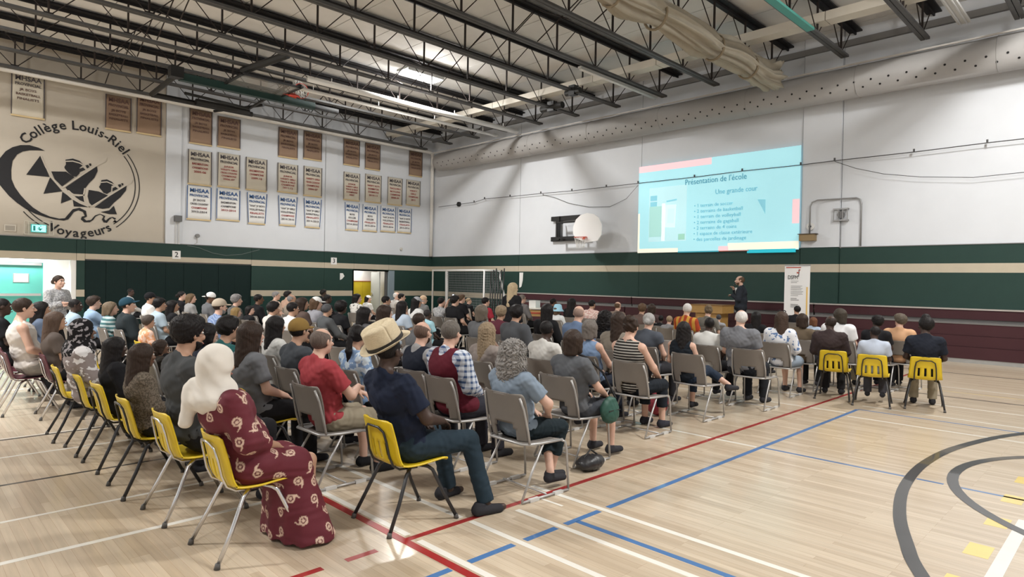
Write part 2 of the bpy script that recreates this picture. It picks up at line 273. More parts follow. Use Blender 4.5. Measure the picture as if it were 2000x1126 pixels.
# ---- wall A (left wall) with two openings
wa = MB()
def wp(y0, y1, z0, z1): wa.b2((XA-.28, y0, z0), (XA-.02, y1, z1))
wp(YF, .5, 0, ZD); wp(.5, 4.56, 2.2, ZD); wp(4.56, 14.99, 0, ZD); wp(14.99, 16.83, 2.11, ZD); wp(16.83, YB+.3, 0, ZD)
wa = wa.build('wall_left', dark_seam); wa['kind'] = 'structure'
def pa(y0, y1, z0, z1, mat, t=.0, name='wall_panel'): return MB().b2((XA-.05, y0+.005, z0), (XA+.02+t, y1-.005, z1)).build(name, mat, wa)
for a, b, mt in ((YF, -3, wall_shade_tan), (-3, 2.5, wall_shade_tan), (2.5, 7.24, wall_shade_tan), (7.24, 13.54, wall_white), (13.54, 14.1, wall_white), (14.1, YB, wall_white)): pa(a, b, 2.9, ZD, mt, .06 if a == 13.54 else 0)
pa(7.24, 7.75, 2.9, ZD, wall_white, .08, 'pilaster')
for a, b, z0, z1 in ((YF, -3, 0, 2.9), (-3, .5, 0, 2.9), (.5, 4.56, 2.2, 2.9), (4.56, 4.8, 0, 2.9), (4.8, 10.39, 2.24, 2.9), (10.39, 13.54, 0, 2.9), (13.54, 14.99, 0, 2.9), (14.99, 16.83, 2.11, 2.9), (16.83, YB, 0, 2.9)): pa(a, b, z0, z1, wall_low, .04)
MB().b2((XA-.01, YF, 2.89), (XA+.08, YB, 2.915)).build('ledge', MATS['dusty ledge'], wa)
# dark folded partition in the opening
dp = M('dark green vinyl', (.006, .018, .017), .55, var=.1, scale=3)
for k in range(9):
    a = 4.8+k*(5.59/9); MB().b2((XA-.05, a+.004, 0), (XA+.01+(.012 if k % 2 else 0), a+5.59/9-.004, 2.235)).build('partition_panel', dp, wa)
MB().b2((XA-.04, 4.8, 2.2), (XA+.03, 10.39, 2.245)).build('partition_track', M('track metal', (.08, .08, .08), .5), wa)
# back and right walls behind the camera
o = MB().b2((XA-.3, YF-.3, 0), (XR+.3, YF, ZD+.3)).build('wall_back', wall_white); o['kind'] = 'structure'
o = MB().b2((XR, YF, 0), (XR+.3, YB, ZD+.3)).build('wall_right', wall_white); o['kind'] = 'structure'
# ---- vestibule behind the left opening
vw = M('vestibule white paint', (.85, .85, .82), .6)
v = MB().b2((XA-3.2, .3, 0), (XA-3.0, 4.7, 2.5)); v.b2((XA-3.0, .2, 0), (XA-.28, .4, 2.5)); v.b2((XA-3.0, 4.56, 0), (XA-.28, 4.7, 2.5)); v.b2((XA-3.2, .2, 2.5), (XA-.28, 4.7, 2.6))
v = v.build('wall_vestibule', vw); v['kind'] = 'structure'
o = MB().b2((XA-3.2, .2, -.1), (XA, 4.7, 0)).build('floor_vestibule', M('vestibule tile', (.5, .47, .4), .4)); o['kind'] = 'structure'
area('vestibule_light', (XA-.45, 2.4, 2.45), .3, 2.6, 130, (1, 1, .98))
teal = M('teal door paint', (.10, .42, .36), .4)
steel = M('brushed steel', (.75, .75, .75), .35, .9)
xd = XA-.9
for i, (a, b) in enumerate(((1.0, 2.42), (2.46, 3.80))):
    d = MB().b2((xd-.05, a, .01), (xd, b, 2.08)).build('door_%d' % (i+1), teal); d['kind'] = 'structure'
    if i == 1:
        MB().b2((xd-.01, 3.0, 1.42), (xd+.012, 3.42, 1.72)).build('window_frame', steel, d); MB().b2((xd, 3.03, 1.45), (xd+.016, 3.39, 1.69)).build('door_pane', M('bright pane', (.9, .95, .95), .1, emit=1.2), d)
    MB().b2((xd+.03, a+.06, .98), (xd+.09, b-.06, 1.06)).build('push_bar', steel, d)
    MB().b2((xd, (a+.02) if i else (b-.16), .93), (xd+.07, (a+.16) if i else (b-.02), 1.12)).build('latch_case', steel, d)
    MB().b2((xd, a+.1, 1.99), (xd+.08, b-.05, 2.07)).build('door_closer', steel, d)
o = MB().b2((xd-.08, 3.8, 0), (xd+.03, 4.56, 2.2)); o.b2((xd-.08, .4, 0), (xd+.03, 1.0, 2.2)); o.b2((xd-.08, 1.0, 2.09), (xd+.03, 3.8, 2.2)); o = o.build('trim_1', vw); o['kind'] = 'structure'
o = MB().b2((XA-.3, 4.42, 0), (XA+.03, 4.56, 2.2)).build('trim_2', vw); o['kind'] = 'structure'
# ---- doorway with the yellow mats
v = MB().b2((XA-1.7, 14.6, 0), (XA-1.5, 17.4, 2.6)); v.b2((XA-1.5, 14.6, 0), (XA-.28, 14.8, 2.6)); v.b2((XA-1.5, 17.2, 0), (XA-.28, 17.4, 2.6)); v.b2((XA-1.7, 14.6, 2.5), (XA-.28, 17.4, 2.6))
v = v.build('wall_storeroom', vw); v['kind'] = 'structure'
area('storeroom_light', (XA-.9, 15.9, 2.4), 1.0, .8, 28)
yel = M('yellow vinyl mat', (.62, .47, .02), .45, var=.12, scale=6, bump=.2)
t = thing('gym_mat_pad', 'yellow padded wall mats seen through the open doorway', 'mat', (XA-1.45, 15, 0))
for k in range(5): MB().b2((0, k*.44, 0), (.08, k*.44+.43, 1.62)).build('mat_panel', yel, t)
MB().b2((-.04, -.1, 1.62), (.1, 2.2, 1.65)).build('top_rail', M('red oxide rail', (.35, .08, .03), .5), t)
t = MB().b2((XA-1.0, 16.55, .01), (XA-.28, 16.6, 2.08)).build('door_3', M('grey door', (.45, .47, .45), .5)); t['kind'] = 'structure'
MB().b2((XA-.9, 16.5, 1.0), (XA-.8, 16.56, 1.1)).build('door_handle', steel, t)
o = MB().b2((XA-.06, 16.83, 0), (XA+.07, 17.15, 2.15)).build('trim_3', M('blue grey frame', (.22, .28, .32), .5)); o['kind'] = 'structure'
o = MB().b2((XA-.06, 14.93, 0), (XA+.06, 14.99, 2.15)); o.b2((XA-.06, 14.93, 2.11), (XA+.06, 16.83, 2.16)); o = o.build('trim_4', M('dark door frame', (.05, .05, .05), .5)); o['kind'] = 'structure'
# ---- ceiling deck
deck = M('cream roof deck', (.76, .75, .73), .85, var=.08, scale=2, bump=.1)
ce = MB().b2((XA-.3, YF-.3, ZD+.1), (XR+.3, YB+.3, ZD+.25)).build('ceiling', M('roof underside', (.2, .19, .17), .9)); ce['kind'] = 'structure'
y = YF
while y < YB:
    MB().b2((XA, y+.01, ZD), (XR, min(y+1.21, YB)-.01, ZD+.1)).build('deck_panel', deck, ce); y += 1.22
# ---- roof trusses
steelD = M('dark truss steel', (.022, .021, .022), .55, .2, var=.2, scale=5)
steelG = M('grey truss steel', (.10, .10, .10), .5, .3, var=.2, scale=5)
steelW = M('web steel', (.035, .028, .026), .6, .2)
tr0 = None
words = ['nearest the right edge', 'second from the right', 'third from the right', 'fourth from the right', 'fifth from the right', 'sixth from the right', 'seventh from the right', 'eighth from the right', 'ninth from the right', 'tenth from the right', 'eleventh from the right', 'twelfth from the right', 'last one, hugging the wall with banners']
for k in range(-5, 13):
    x = -2.28-1.873*k
    if tr0 is None:
        t = tr0 = thing('roof_truss', '', 'truss', (x, 0, 0), 0, None)
        m = MB(); m.b2((-.10, YF, 8.0), (-.016, 18.55, 8.06)); m.b2((.016, YF, 8.0), (.10, 18.55, 8.06)); m.b2((-.018, YF, 8.0), (-.008, 18.55, 8.09)); m.b2((.008, YF, 8.0), (.018, 18.55, 8.09)); m.build('bottom_chord', steelG, t)
        m = MB(); m.b2((-.17, YF, 8.92), (.17, YB-.02, 8.96)); m.b2((-.02, YF, 8.85), (.02, YB-.02, 9.04)); m.build('top_chord', steelD, t)
        for j in range(-15, 6):
            y = 9.67+1.71*j
            if y < YF+.3: continue
            MB().b2((-.022, y-.02, 8.05), (.022, y+.02, 8.93)).build('web_post', steelW, t)
            MB().tube([(0, y+.03, 8.06), (0, min(y+.85, YB-.1), 8.93)], .014, 5).build('web_diagonal', steelW, t)
            MB().tube([(0, y-.03, 8.06), (0, y-.85, 8.93)], .014, 5).build('web_diagonal', steelW, t)
            MB().box((0, y, 8.09), (.012, .2, .07)).build('gusset_plate', steelD, t)
    else:
        t = dup(tr0, (x, 0, 0), 0)
    if k >= 0: t['label'] = 'dark steel roof truss with open web, '+words[k]
    else: t['label'] = 'dark steel roof truss beyond the right edge of the view'; t['group'] = 'trusses outside the view'
# wall girder carrying the truss ends
MB().b2((XA, YB-.14, 8.55), (XR, YB-.03, 8.72)).build('girder', M('grey wall beam', (.2, .195, .19), .8), wb)
# bridging between trusses
for y in (5.2, 12.2):
    for s in range(12):
        x = -2.28-1.873*s
        o = MB().tube([(x-.1, y, 8.08), (x-1.77, y, 8.9)], .016, 5); o.tube([(x-.1, y, 8.9), (x-1.77, y, 8.08)], .016, 5)
        o = o.build('bridging_brace', steelW, ce)
# cream beam running across the trusses
t = thing('ceiling_duct', 'long cream flat duct crossing the hall above the lower truss chords', 'duct', (0, 16.6, 8.42))
cm = M('cream duct paint', (.66, .62, .54), .55)
for k in range(14): MB().b2((-25+k*2.4, -.2, -.11), (-25+k*2.4+2.38, .2, .11)).build('duct_section', cm, t)
# perforated round duct
t = thing('air_duct', 'grey round perforated air duct running along the top of the front wall', 'duct', (0, 18.88, 7.38))
dg_ = M('grey duct skin', (.36, .35, .34), .6, var=.06, scale=3)
def cyl(x0, x1, r, n=28):
    m = MB(); vs = []
    P = [(x0, 0), (x0, r*.75), (x0+.12, r*.95), (x0+.3, r), (x1, r), (x1, 0)]
    for x, q in P:
        for k in range(n): a = 2*math.pi*k/n; vs.append((x, q*math.cos(a), q*math.sin(a)))
    fs = [(i*n+k, i*n+(k+1) % n, (i+1)*n+(k+1) % n, (i+1)*n+k) for i in range(5) for k in range(n)]
    return m.add(vs, fs)
cyl(-24.3, XR-.1, .43).build('duct_tube', dg_, t, True)
for k in range(11): MB().tube([(-21+k*3.05, .435*math.cos(a), .435*math.sin(a)) for a in [i*2*math.pi/28 for i in range(28)]], .008, 4, True).build('duct_seam', dg_, t)
MB().b2((-24.3, -.40, .36), (XR-.1, -.36, .40)).build('support_rail', M('pale rail', (.5, .48, .45), .5), t)
m = MB(); n = 0
for row, a in ((0, math.radians(196)), (1, math.radians(218))):
    for k in range(80):
        x = -23.8+k*.41+row*.2
        cyv, cz = .431*math.cos(a), .431*math.sin(a); T = Vector((0, -math.sin(a), math.cos(a)))
        vs = []
        for q in range(8):
            b = q*math.pi/4; v_ = Vector((x+.028*math.cos(b), cyv, cz))+T*.028*math.sin(b)+Vector((0, math.cos(a), math.sin(a)))*.004; vs.append(v_)
        m.add(vs, [tuple(range(8))])
m.build('air_holes', M('hole black', (.01, .01, .01), .9), t, kind='stuff')
# pipes
wp_ = M('white pipe paint', (.72, .70, .66), .45)
o = MB().tube([(XA+.35, YF+.1, 7.98), (XA+.35, 18.9, 7.98), (XA+.3, 19.1, 7.95), (XA+.18, 19.2, 7.8), (XA+.15, 19.22, 7.4), (XA+.15, 19.22, 2.92)], .085, 10).build('pipe', wp_, smooth=True)
tag(o, 'white pipe along the top of the banner wall turning down the room corner', 'pipe')
bw = M('bright white pipe', (.9, .9, .88), .4)
for x, z, r, lab in ((-18.35, 7.84, .095, 'thin white pipe under the trusses beside the lit lamp, right one'), (-19.55, 7.86, .06, 'thin white pipe under the trusses beside the folded hoop, left one')):
    m = MB().tube([(0, 9.2, 0), (0, 18.3, 0)], r, 8)
    o = m.build('pipe', bw, smooth=True, loc=(x, 0, z)); tag(o, lab, 'pipe')
    for y in (10, 12.5, 15, 17.5): MB().tube([(0, y, r), (0, y, .2)], .012, 5).build('hanger', bw, o)
# light fixtures
lampm = M('lamp glow', (1, .98, .93), .5, emit=26)
hous = M('fixture housing', (.55, .55, .53), .5)
def fixture(x, y, lab, lit=True, L=1.5):
    t = thing('light_fixture', lab, 'lamp', (x, y, 8.68))
    MB().b2((-.34, -L/2, .06), (.34, L/2, .14)).build('housing', hous, t)
    m = MB()
    for s in (-.25, -.15, -.05, .05, .15, .25): m.tube([(s, -L/2+.03, .01), (s, L/2-.03, .01)], .034, 8)
    m.build('tube_lamp', lampm if lit else M('unlit tube', (.8, .8, .78), .3), t, True)
    m = MB()
    for s in (-.33, .33): m.b2((s-.008, -L/2, -.01), (s+.008, L/2, .08))
    m.build('reflector', hous, t)
    for s in (-.5, .5): MB().tube([(0, s, .14), (0, s, .36)], .006, 4).build('hanger', steelD, t)
    return t
fixture(-17.75, 13.0, 'lit fluorescent lamp glaring among the trusses above the banners')
for x, y in ((-1.2, 14.5), (1.5, 7.0), (-10.0, -3.0), (2.0, -2.5), (-18.5, -2.0)): fixture(x, y, 'lit fluorescent lamp outside the view')['group'] = 'lamps outside the view'
# ================================================================== THINGS ON THE WALLS
XB = XA+.03
INK = M('black wall paint', (.025, .025, .027), .6)
t = thing('wall_mural', 'black painted canoe and ring school emblem reading Collège Louis-Riel Voyageurs', 'mural', (XB, 0, 0))
def tri_poly(polys, x=.0, th=.006):
    import bmesh
    from mathutils.geometry import tessellate_polygon
    m = MB()
    for P in polys:
        V3 = [Vector((0, p[0], p[1])) for p in P]
        tr = tessellate_polygon([V3]); m.add([(x+th, p[0], p[1]) for p in P], [tuple(q) for q in tr])
    return m
nm = ['crescent_wave', 'paddle_fin', 'canoe_back', 'paddle_fin', 'paddle_fin', 'paddle_fin', 'canoe_body', 'canoe_body', 'canoe_back', 'canoe_body', 'paddle_fin', 'paddler_head', 'paddler_head', 'paddle', 'paddle'] + ['paddler_hand']*6
TANL = M('mural light line', (.50, .45, .375), .75)
for n_, P in zip(nm, LOGO['shapes']):
    mm = tri_poly([P]); mm.build(n_, TANL if n_ == 'paddle' else INK, t, loc=(.004 if n_ == 'paddle' else 0, 0, 0))
for P in [[(3.566, 5.531), (3.697, 5.184), (3.82, 4.943), (4.004, 4.671), (4.191, 4.451), (4.411, 4.231), (4.634, 4.103), (4.958, 3.975)], [(4.144, 4.557), (5.173, 5.468)], [(4.958, 4.009), (6.028, 4.885)], [(4.315, 4.484), (4.442, 4.366), (4.6, 4.335), (4.76, 4.382)], [(4.229, 5.427), (4.431, 5.464), (4.622, 5.427), (4.734, 5.368)], [(5.229, 4.858), (5.412, 4.9), (5.632, 4.822)], [(4.774, 4.612), (4.744, 4.38), (4.778, 4.156), (4.925, 3.987)]]:
    vs = []
    for i_, p in enumerate(P):
        a_, b_ = P[max(0, i_-1)], P[min(len(P)-1, i_+1)]; dx, dz = b_[0]-a_[0], b_[1]-a_[1]; L_ = math.hypot(dx, dz); nx, nz = -dz/L_*.018, dx/L_*.018; vs += [(.012, p[0]-nx, p[1]-nz), (.012, p[0]+nx, p[1]+nz)]
    MB().add(vs, [(2*k, 2*k+1, 2*k+3, 2*k+2) for k in range(len(P)-1)]).build('light_line', TANL, t)
cyy, czz, RR = LOGO['ring']
def arcp(r, a0, a1, w, n=50):
    m = MB(); vs = []
    for k in range(n+1):
        a = math.radians(a0+(a1-a0)*k/n)
        for q in (r-w, r+w): vs.append((.006, cyy+q*math.cos(a), czz+q*math.sin(a)))
    return m.add(vs, [(2*k, 2*k+1, 2*k+3, 2*k+2) for k in range(n)])
for r, w in ((RR, .014), (RR-.13, .014)):
    arcp(r, 38, -52, w).build('ring_line', INK, t); arcp(r, 218, 243, w).build('ring_line', INK, t)
def arctext(s, r, a0, a1, size, flip=False):
    ws = {'l': .45, 'i': .45, 'I': .45, ' ': .5, '-': .55, 'è': .85, 'r': .65, 's': .8, 'L': .9, 'R': 1.05, 'C': 1.1, 'V': 1.1}
    tot = sum(ws.get(c, .9) for c in s); acc = 0
    for c in s:
        w_ = ws.get(c, .9); f = (acc+w_/2)/tot; acc += w_
        if c == ' ': continue
        a = math.radians(a0+(a1-a0)*f); me = text_mesh(c, size, .001, bold=.006)
        o = link('letter', me, INK, t)
        # text plane x->+y(world), y->z
        rot = a-math.pi/2 if not flip else a+math.pi/2
        # mesh local x -> world y, local y -> world z, normal -> +x
        B = Matrix(((0, 0, 1), (1, 0, 0), (0, 1, 0))).to_4x4()
        o.matrix_local = Matrix.Translation((.008, cyy+r*math.cos(a), czz+r*math.sin(a))) @ B @ Matrix.Rotation(rot, 4, 'Z')
arctext('Collège Louis-Riel', 1.83, 144, 39, .42)
arctext('Voyageurs', 1.72, -117, -56, .41, True)
BAS = Matrix(((0, 0, 1), (1, 0, 0), (0, 1, 0))).to_4x4()
def wtext(name, s, size, mat, parent, x, y, z, bold=0, sx=1, shear=0):
    key = (s, bold)
    if key not in TXT: TXT[key] = text_mesh(s, 1.0, .003, bold=bold)
    o = bpy.data.objects.new(name, TXT[key]); COL.objects.link(o)
    if not TXT[key].materials: TXT[key].materials.append(mat)
    o.material_slots[0].link = 'OBJECT'; o.material_slots[0].material = mat
    o.parent = parent; w = TXT[key].vertices; 
    xsz = max(v.co.x for v in w)-min(v.co.x for v in w)
    k = sx/xsz if sx != 1 else size
    o.matrix_local = Matrix.Translation((x, y, z)) @ BAS @ Matrix.Diagonal((k, size, 1, 1))
    return o
TXT = {}
# ---- championship banners
clothW = M('white banner cloth', (.76, .76, .74), .8); clothC = M('cream banner cloth', (.62, .57, .47), .8); clothT = M('brown tinted banner cloth', (.30, .20, .135), .8)
hemG = M('gold banner hem', (.60, .46, .25), .7); bluI = M('blue banner ink', (.02, .09, .26), .7); redI = M('red banner ink', (.36, .06, .06), .7); gryI = M('dark banner ink', (.08, .07, .08), .7); brnI = M('brown banner ink', (.13, .07, .06), .7)
texts = {
 't': [['JR BOYS', 'BASKETBALL', 'FINALISTS']]*10,
 'm': [['BADMINTON', 'CHAMPIONS', '2005-06'], ['JUNIOR', 'VARSITY GIRLS', 'CROSS COUNTRY', 'CHAMPIONS', '2006-07'], ['BADMINTON', 'CHAMPIONS', '2009-10'], ['JUNIOR', 'VARSITY GIRLS', 'TRACK & FIELD', 'CHAMPIONS', '2011-12'], ['VARSITY GIRLS', 'CROSS COUNTRY', 'CHAMPIONS', '2006-07'], ['JUNIOR', 'VARSITY GIRLS', 'TRACK & FIELD', 'CHAMPIONS', '2007'], ['VARSITY BOYS', 'BADMINTON', 'CHAMPIONS', '2010-11'], ['TRACK & FIELD', 'BICYCLING', 'CHAMPIONS', '2008-09'], ['VARSITY', 'GIRLS', 'CHAMPIONS', '2012']],
 'b': [['JV BOYS', 'CROSS COUNTRY', 'CHAMPIONS', '2013-2014'], ['BADMINTON', 'CHAMPIONS', '2013-2014'], ['"AAA" JV BOYS', 'VOLLEYBALL', 'FINALISTS', '2014-2015'], ['"AAA" JV GIRLS', 'VOLLEYBALL', 'CHAMPIONS', '2014-2015'], ['"AAA" JV GIRLS', 'BASKETBALL', 'FINALISTS', '2014-2015'], ['BOYS', 'SOCCER', 'CHAMPIONS', '2014-2015'], ['BOYS', 'SOCCER', 'FINALISTS', '2015-2016'], ['"AAA" JV BOYS', 'VOLLEYBALL', 'FINALISTS', '2015-2016'], ['"AAA" JV BOYS', 'BASKETBALL', 'FINALISTS', '2015-2016']]}
ordw = ['first', 'second', 'third', 'fourth', 'fifth', 'sixth', 'seventh', 'eighth', 'ninth', 'tenth']
cnt = {'t': 0, 'm': 0, 'b': 0}
rown = {'t': 'brown tinted sports banner in the top row', 'm': 'cream sports banner in the middle row', 'b': 'white sports banner in the bottom row'}
for yl, yr, zb, zt, k in LOGO['ban']:
    i = cnt[k]; cnt[k] += 1; w = yr-yl; h = zt-zb
    t = thing('championship_banner', '%s, %s from the left' % (rown[k], ordw[i]), 'banner', (XB+.02, (yl+yr)/2, zb), group='championship banners on the left wall')
    taper = (.16 if i in (2, 3, 4, 5) else 0) if k == 'b' else 0
    wf = lambda v: (w/2)*(1-taper*(1-v))
    sheet(lambda u, v: (.012*math.sin(u*9+i)*(1-v*.6)+.012, (u*2-1)*wf(v), v*h), 10, 6, t=.004).build('cloth', {'t': clothT if i != 0 else clothC, 'm': clothC, 'b': clothW}[k], t, True)
    sheet(lambda u, v: (.012*math.sin(u*9+i)*(1-v*.08*.6)+.016, (u*2-1)*wf(v*.08), v*.055-.005), 10, 1, t=.006).build('hem', hemG, t)
    for s in (-1, 1):
        MB().add([(.03, s*(wf(1)-.03), h), (.03, s*wf(1), h), (.03, s*wf(0), .05), (.03, s*(wf(0)-.022), .05)], [(0, 1, 2, 3)]).build('side_trim', bluI if k == 'b' else gryI, t)
    hd = bluI if k == 'b' else (gryI if k == 'm' else brnI)
    if k == 't' and i == 0: hd = gryI
    wtext('heading', 'MHSAA', .21, hd, t, .036, 0, h-.17, .016, sx=w*.78)
    wtext('heading', 'PROVINCIAL', .13, hd, t, .036, 0, h-.35, .014, sx=w*.78)
    L_ = texts[k][i]
    for j, s in enumerate(L_):
        wtext('lettering', s, .105 if len(L_) < 5 else .09, (gryI if k == 'b' and j != 2 else (brnI if k == 't' else redI)), t, .036, 0, h-.52-j*(.145 if len(L_) < 5 else .12), .012, sx=min(w*.74, len(s)*.062))
# ---- signs and devices on wall A
pl = M('white plate', (.78, .78, .76), .5)
for n_, y0, lb in (('2', 7.63, 'white sign with black numeral two above the dark partition'), ('3', 13.99, 'white sign with black numeral three left of the yellow mat doorway')):
    t = thing('number_sign', lb, 'sign', (XA+.06, y0, 2.5)); MB().b2((.0, -.14, -.15), (.012, .14, .15)).build('plate', pl, t)
    wtext('numeral', n_, .27, INK, t, .018, 0, 0, .006)
t = thing('exit_sign', 'lit teal running man exit sign below the painted emblem', 'sign', (XB, 3.53, 3.17))
MB().b2((0, -.2, -.125), (.09, .2, .125)).build('housing', M('sign frame', (.05, .45, .42), .4, emit=.4), t)
MB().b2((.09, -.18, -.105), (.095, .18, .105)).build('lit_panel', M('sign glow', (.35, .95, .88), .4, emit=1.3), t)
sg = M('sign teal', (.02, .30, .28), .4)
m = MB(); m.b2((.096, -.15, -.08), (.099, -.09, .08)); m.box((.098, .02, .0), (.004, .03, .1), rx=.5); m.box((.098, .055, -.03), (.004, .025, .09), rx=-.7); m.box((.098, .0, -.03), (.004, .025, .09), rx=.8); m.b2((.096, .03, .06), (.1, .06, .09)); m.build('pictogram', sg, t)
t = thing('sign_cage', 'pale wire guard frame fixed around the exit sign', 'guard', (XB, 3.53, 3.17)); m = MB()
for a, b in (((0, -.36, -.19), (.12, -.36, .2)), ): pass
for y0 in (-.38, -.27, .27, .38): m.tube([(.01, y0, -.2), (.13, y0, -.2), (.13, y0, .21), (.01, y0, .21)], .01, 5)
for z0 in (-.2, .21): m.tube([(.13, -.38, z0), (.13, .38, z0)], .01, 5)
m.build('wire_frame', M('cage wire', (.6, .57, .5), .5), t)
t = thing('wall_sign', 'small framed notice on the wall left of the exit sign', 'sign', (XB, 2.81, 3.13)); MB().b2((0, -.15, -.1), (.02, .15, .11)).build('frame', M('sign border', (.62, .58, .5), .6), t); MB().b2((.02, -.12, -.07), (.024, .12, .08)).build('face', M('sign grey face', (.36, .33, .28), .6), t)
t = thing('junction_box', 'grey metal box with two thin conduits beside the emblem wall', 'box', (XB+.08, 7.63, 3.82)); MB().b2((0, -.12, -.11), (.16, .12, .11)).build('box_body', M('grey box', (.12, .12, .12), .5), t)
for s in (-.05, .05): MB().tube([(.03, s, -.11), (.03, s, -.9)], .011, 5).build('conduit', M('pale conduit', (.55, .54, .5), .5), t)
t = thing('alarm_horn', 'small round grey alarm horn on a thin conduit under the banners', 'alarm', (XB, 8.35, 3.24)); MB().tube([(0, 0, 0), (.08, 0, 0)], .075, 14).build('horn_disc', M('grey horn', (.2, .2, .2), .5), t); MB().tube([(.015, 0, -.07), (.015, 0, -.25), (.015, -.1, -.31)], .012, 5).build('conduit', MATS['pale conduit'], t)
t = thing('alarm_horn', 'small pale bell near the corner pipe above the green band', 'alarm', (XB, 17.52, 3.2)); MB().tube([(0, 0, 0), (.06, 0, 0)], .07, 12).build('horn_disc', MATS['pale conduit'], t)
o = MB().tube([(XA+.07, 8.0, 2.86), (XA+.07, 8.4, 2.80), (XA+.07, 8.9, 2.62), (XA+.07, 9.4, 2.55), (XA+.07, 10.0, 2.62), (XA+.07, 10.7, 2.84)], .012, 5).build('loose_cable', M('grey cable', (.12, .15, .14), .5)); tag(o, 'grey cable sagging across the upper green band', 'cable')
o = MB().prism([(14.3, 1.68), (14.3, 1.98), (14.44, 1.98), (14.52, 1.85), (14.4, 1.72)], 0, XA+.06, XA+.066).build('paper_patch', pl); tag(o, 'torn white arrow-like paper on the green wall left of the doorway', 'paper')
# ---- wall B things
o = MB().prism([(-19.08, 1.5), (-19.08, 2.14), (-18.86, 2.14), (-18.88, 1.8), (-18.95, 1.55), (-19.03, 1.5)], 1, YB-.075, YB-.068).build('paper_patch', pl); tag(o, 'torn white strip on the green wall above the blonde head', 'paper')
# screen
def em(name, c, e=1.0): return M(name, c, .7, emit=e)
t = thing('projection_screen', 'lit cyan slide titled Présentation de l\'école projected high on the front wall', 'screen', (-10.25, YB-.125, 2.86))
c1 = em('slide cyan', (.40, .76, .84), .62); c2 = em('slide light cyan', (.70, .95, .98), .8)
MB().b2((-2.83, 0, 0), (2.83, .02, 3.08)).build('screen_surface', c1, t)
def sl(name, x0, z0, x1, z1, mat, y=-.004): return MB().b2((x0, y, z0), (x1, .0, z1)).build(name, mat, t)
pk = em('slide pink', (.92, .62, .66), .6); yb = em('slide cream', (.93, .87, .72), .7); tl = em('slide teal', (.02, .50, .62), .55); gn = em('slide green', (.40, .72, .68), .55); bl = em('slide dull blue', (.50, .80, .86), .6); db = em('slide mid blue', (.25, .62, .75), .5)
sl('pink_bar', -2.83, 2.86, -.02, 3.08, pk); sl('pink_tab', 2.62, .78, 2.83, 1.5, pk); sl('pink_tab', .28, .0, .62, .16, pk, -.006); sl('cream_strip', .60, .03, 2.83, .25, yb); sl('cream_strip', -2.83, 0, -1.2, .14, yb); sl('cream_strip', -2.83, .0, -2.76, 1.4, yb, -.006)
MB().b2((1.25, -.006, -.08), (2.74, .02, .03)).build('teal_bar', tl, t); sl('red_line', .3, -.01, 1.3, .015, em('slide rust', (.45, .12, .08), .3), -.008); sl('teal_bar', -1.2, -.02, .3, .02, em('slide deep teal', (.05, .40, .50), .3), -.007)
sl('aerial_photo', -2.38, .38, -.9, 2.28, bl)
sl('photo_lawn', -2.36, .55, -1.85, 1.62, gn, -.006); sl('photo_court', -2.33, 1.62, -2.06, 1.78, db, -.007); sl('photo_court', -2.33, 1.82, -2.06, 2.0, db, -.007)
MB().box((-1.52, -.004, 1.25), (.42, .006, .78), ry=.05).build('photo_building', em('slide roof', (.62, .90, .93), .7), t); MB().box((-1.5, -.008, 1.25), (.26, .006, .5), ry=.05).build('photo_courtyard', em('slide courtyard', (.55, .92, .93), .7), t)
MB().box((-1.48, -.006, 1.78), (.4, .006, .05), ry=-.1).build('photo_roof_edge', db, t); sl('photo_road', -1.86, .4, -1.72, 1.7, em('slide pale road', (.74, .92, .94), .7), -.007); sl('photo_trees', -1.2, .42, -.95, .62, em('slide tree', (.35, .68, .55), .5), -.007)
MB().prism([(1.55, 1.58), (1.80, 1.56), (1.80, 1.12)], 1, -.006, 0).build('pennant', db, t)
TB = Matrix(((1, 0, 0), (0, 0, -1), (0, 1, 0))).to_4x4()
def stext(s, size, x, z, mat, sx=None, parent=None, align='LEFT', y=-.012, name='lettering'):
    me = text_mesh(s, size, .001, align); o = link(name, me, mat, parent or t)
    xw = max(v.co.x for v in me.vertices)-min(v.co.x for v in me.vertices); k = (sx/xw) if sx else 1
    o.matrix_local = Matrix.Translation((x, y, z)) @ TB @ Matrix.Diagonal((k, 1, 1, 1)); return o
ti = em('slide title ink', (.06, .30, .42), .25); bi = em('slide bullet ink', (.14, .46, .58), .35)
stext("Présentation de l'école", .27, -.98, 2.34, ti, 2.15); stext('Une grande cour', .23, .13, 1.93, bi, 1.4)
for j, s in enumerate(('• 1 terrain de soccer', '• 2 terrains de basketball', '• 1 terrain de volleyball', '• 2 terrains de gagaball', '• 2 terrains de 4 coins', '• 1 espace de classe extérieure', '• des parcelles de jardinage')):
    stext(s, .165, -.62, 1.53-j*.187, bi, len(s)*.065)
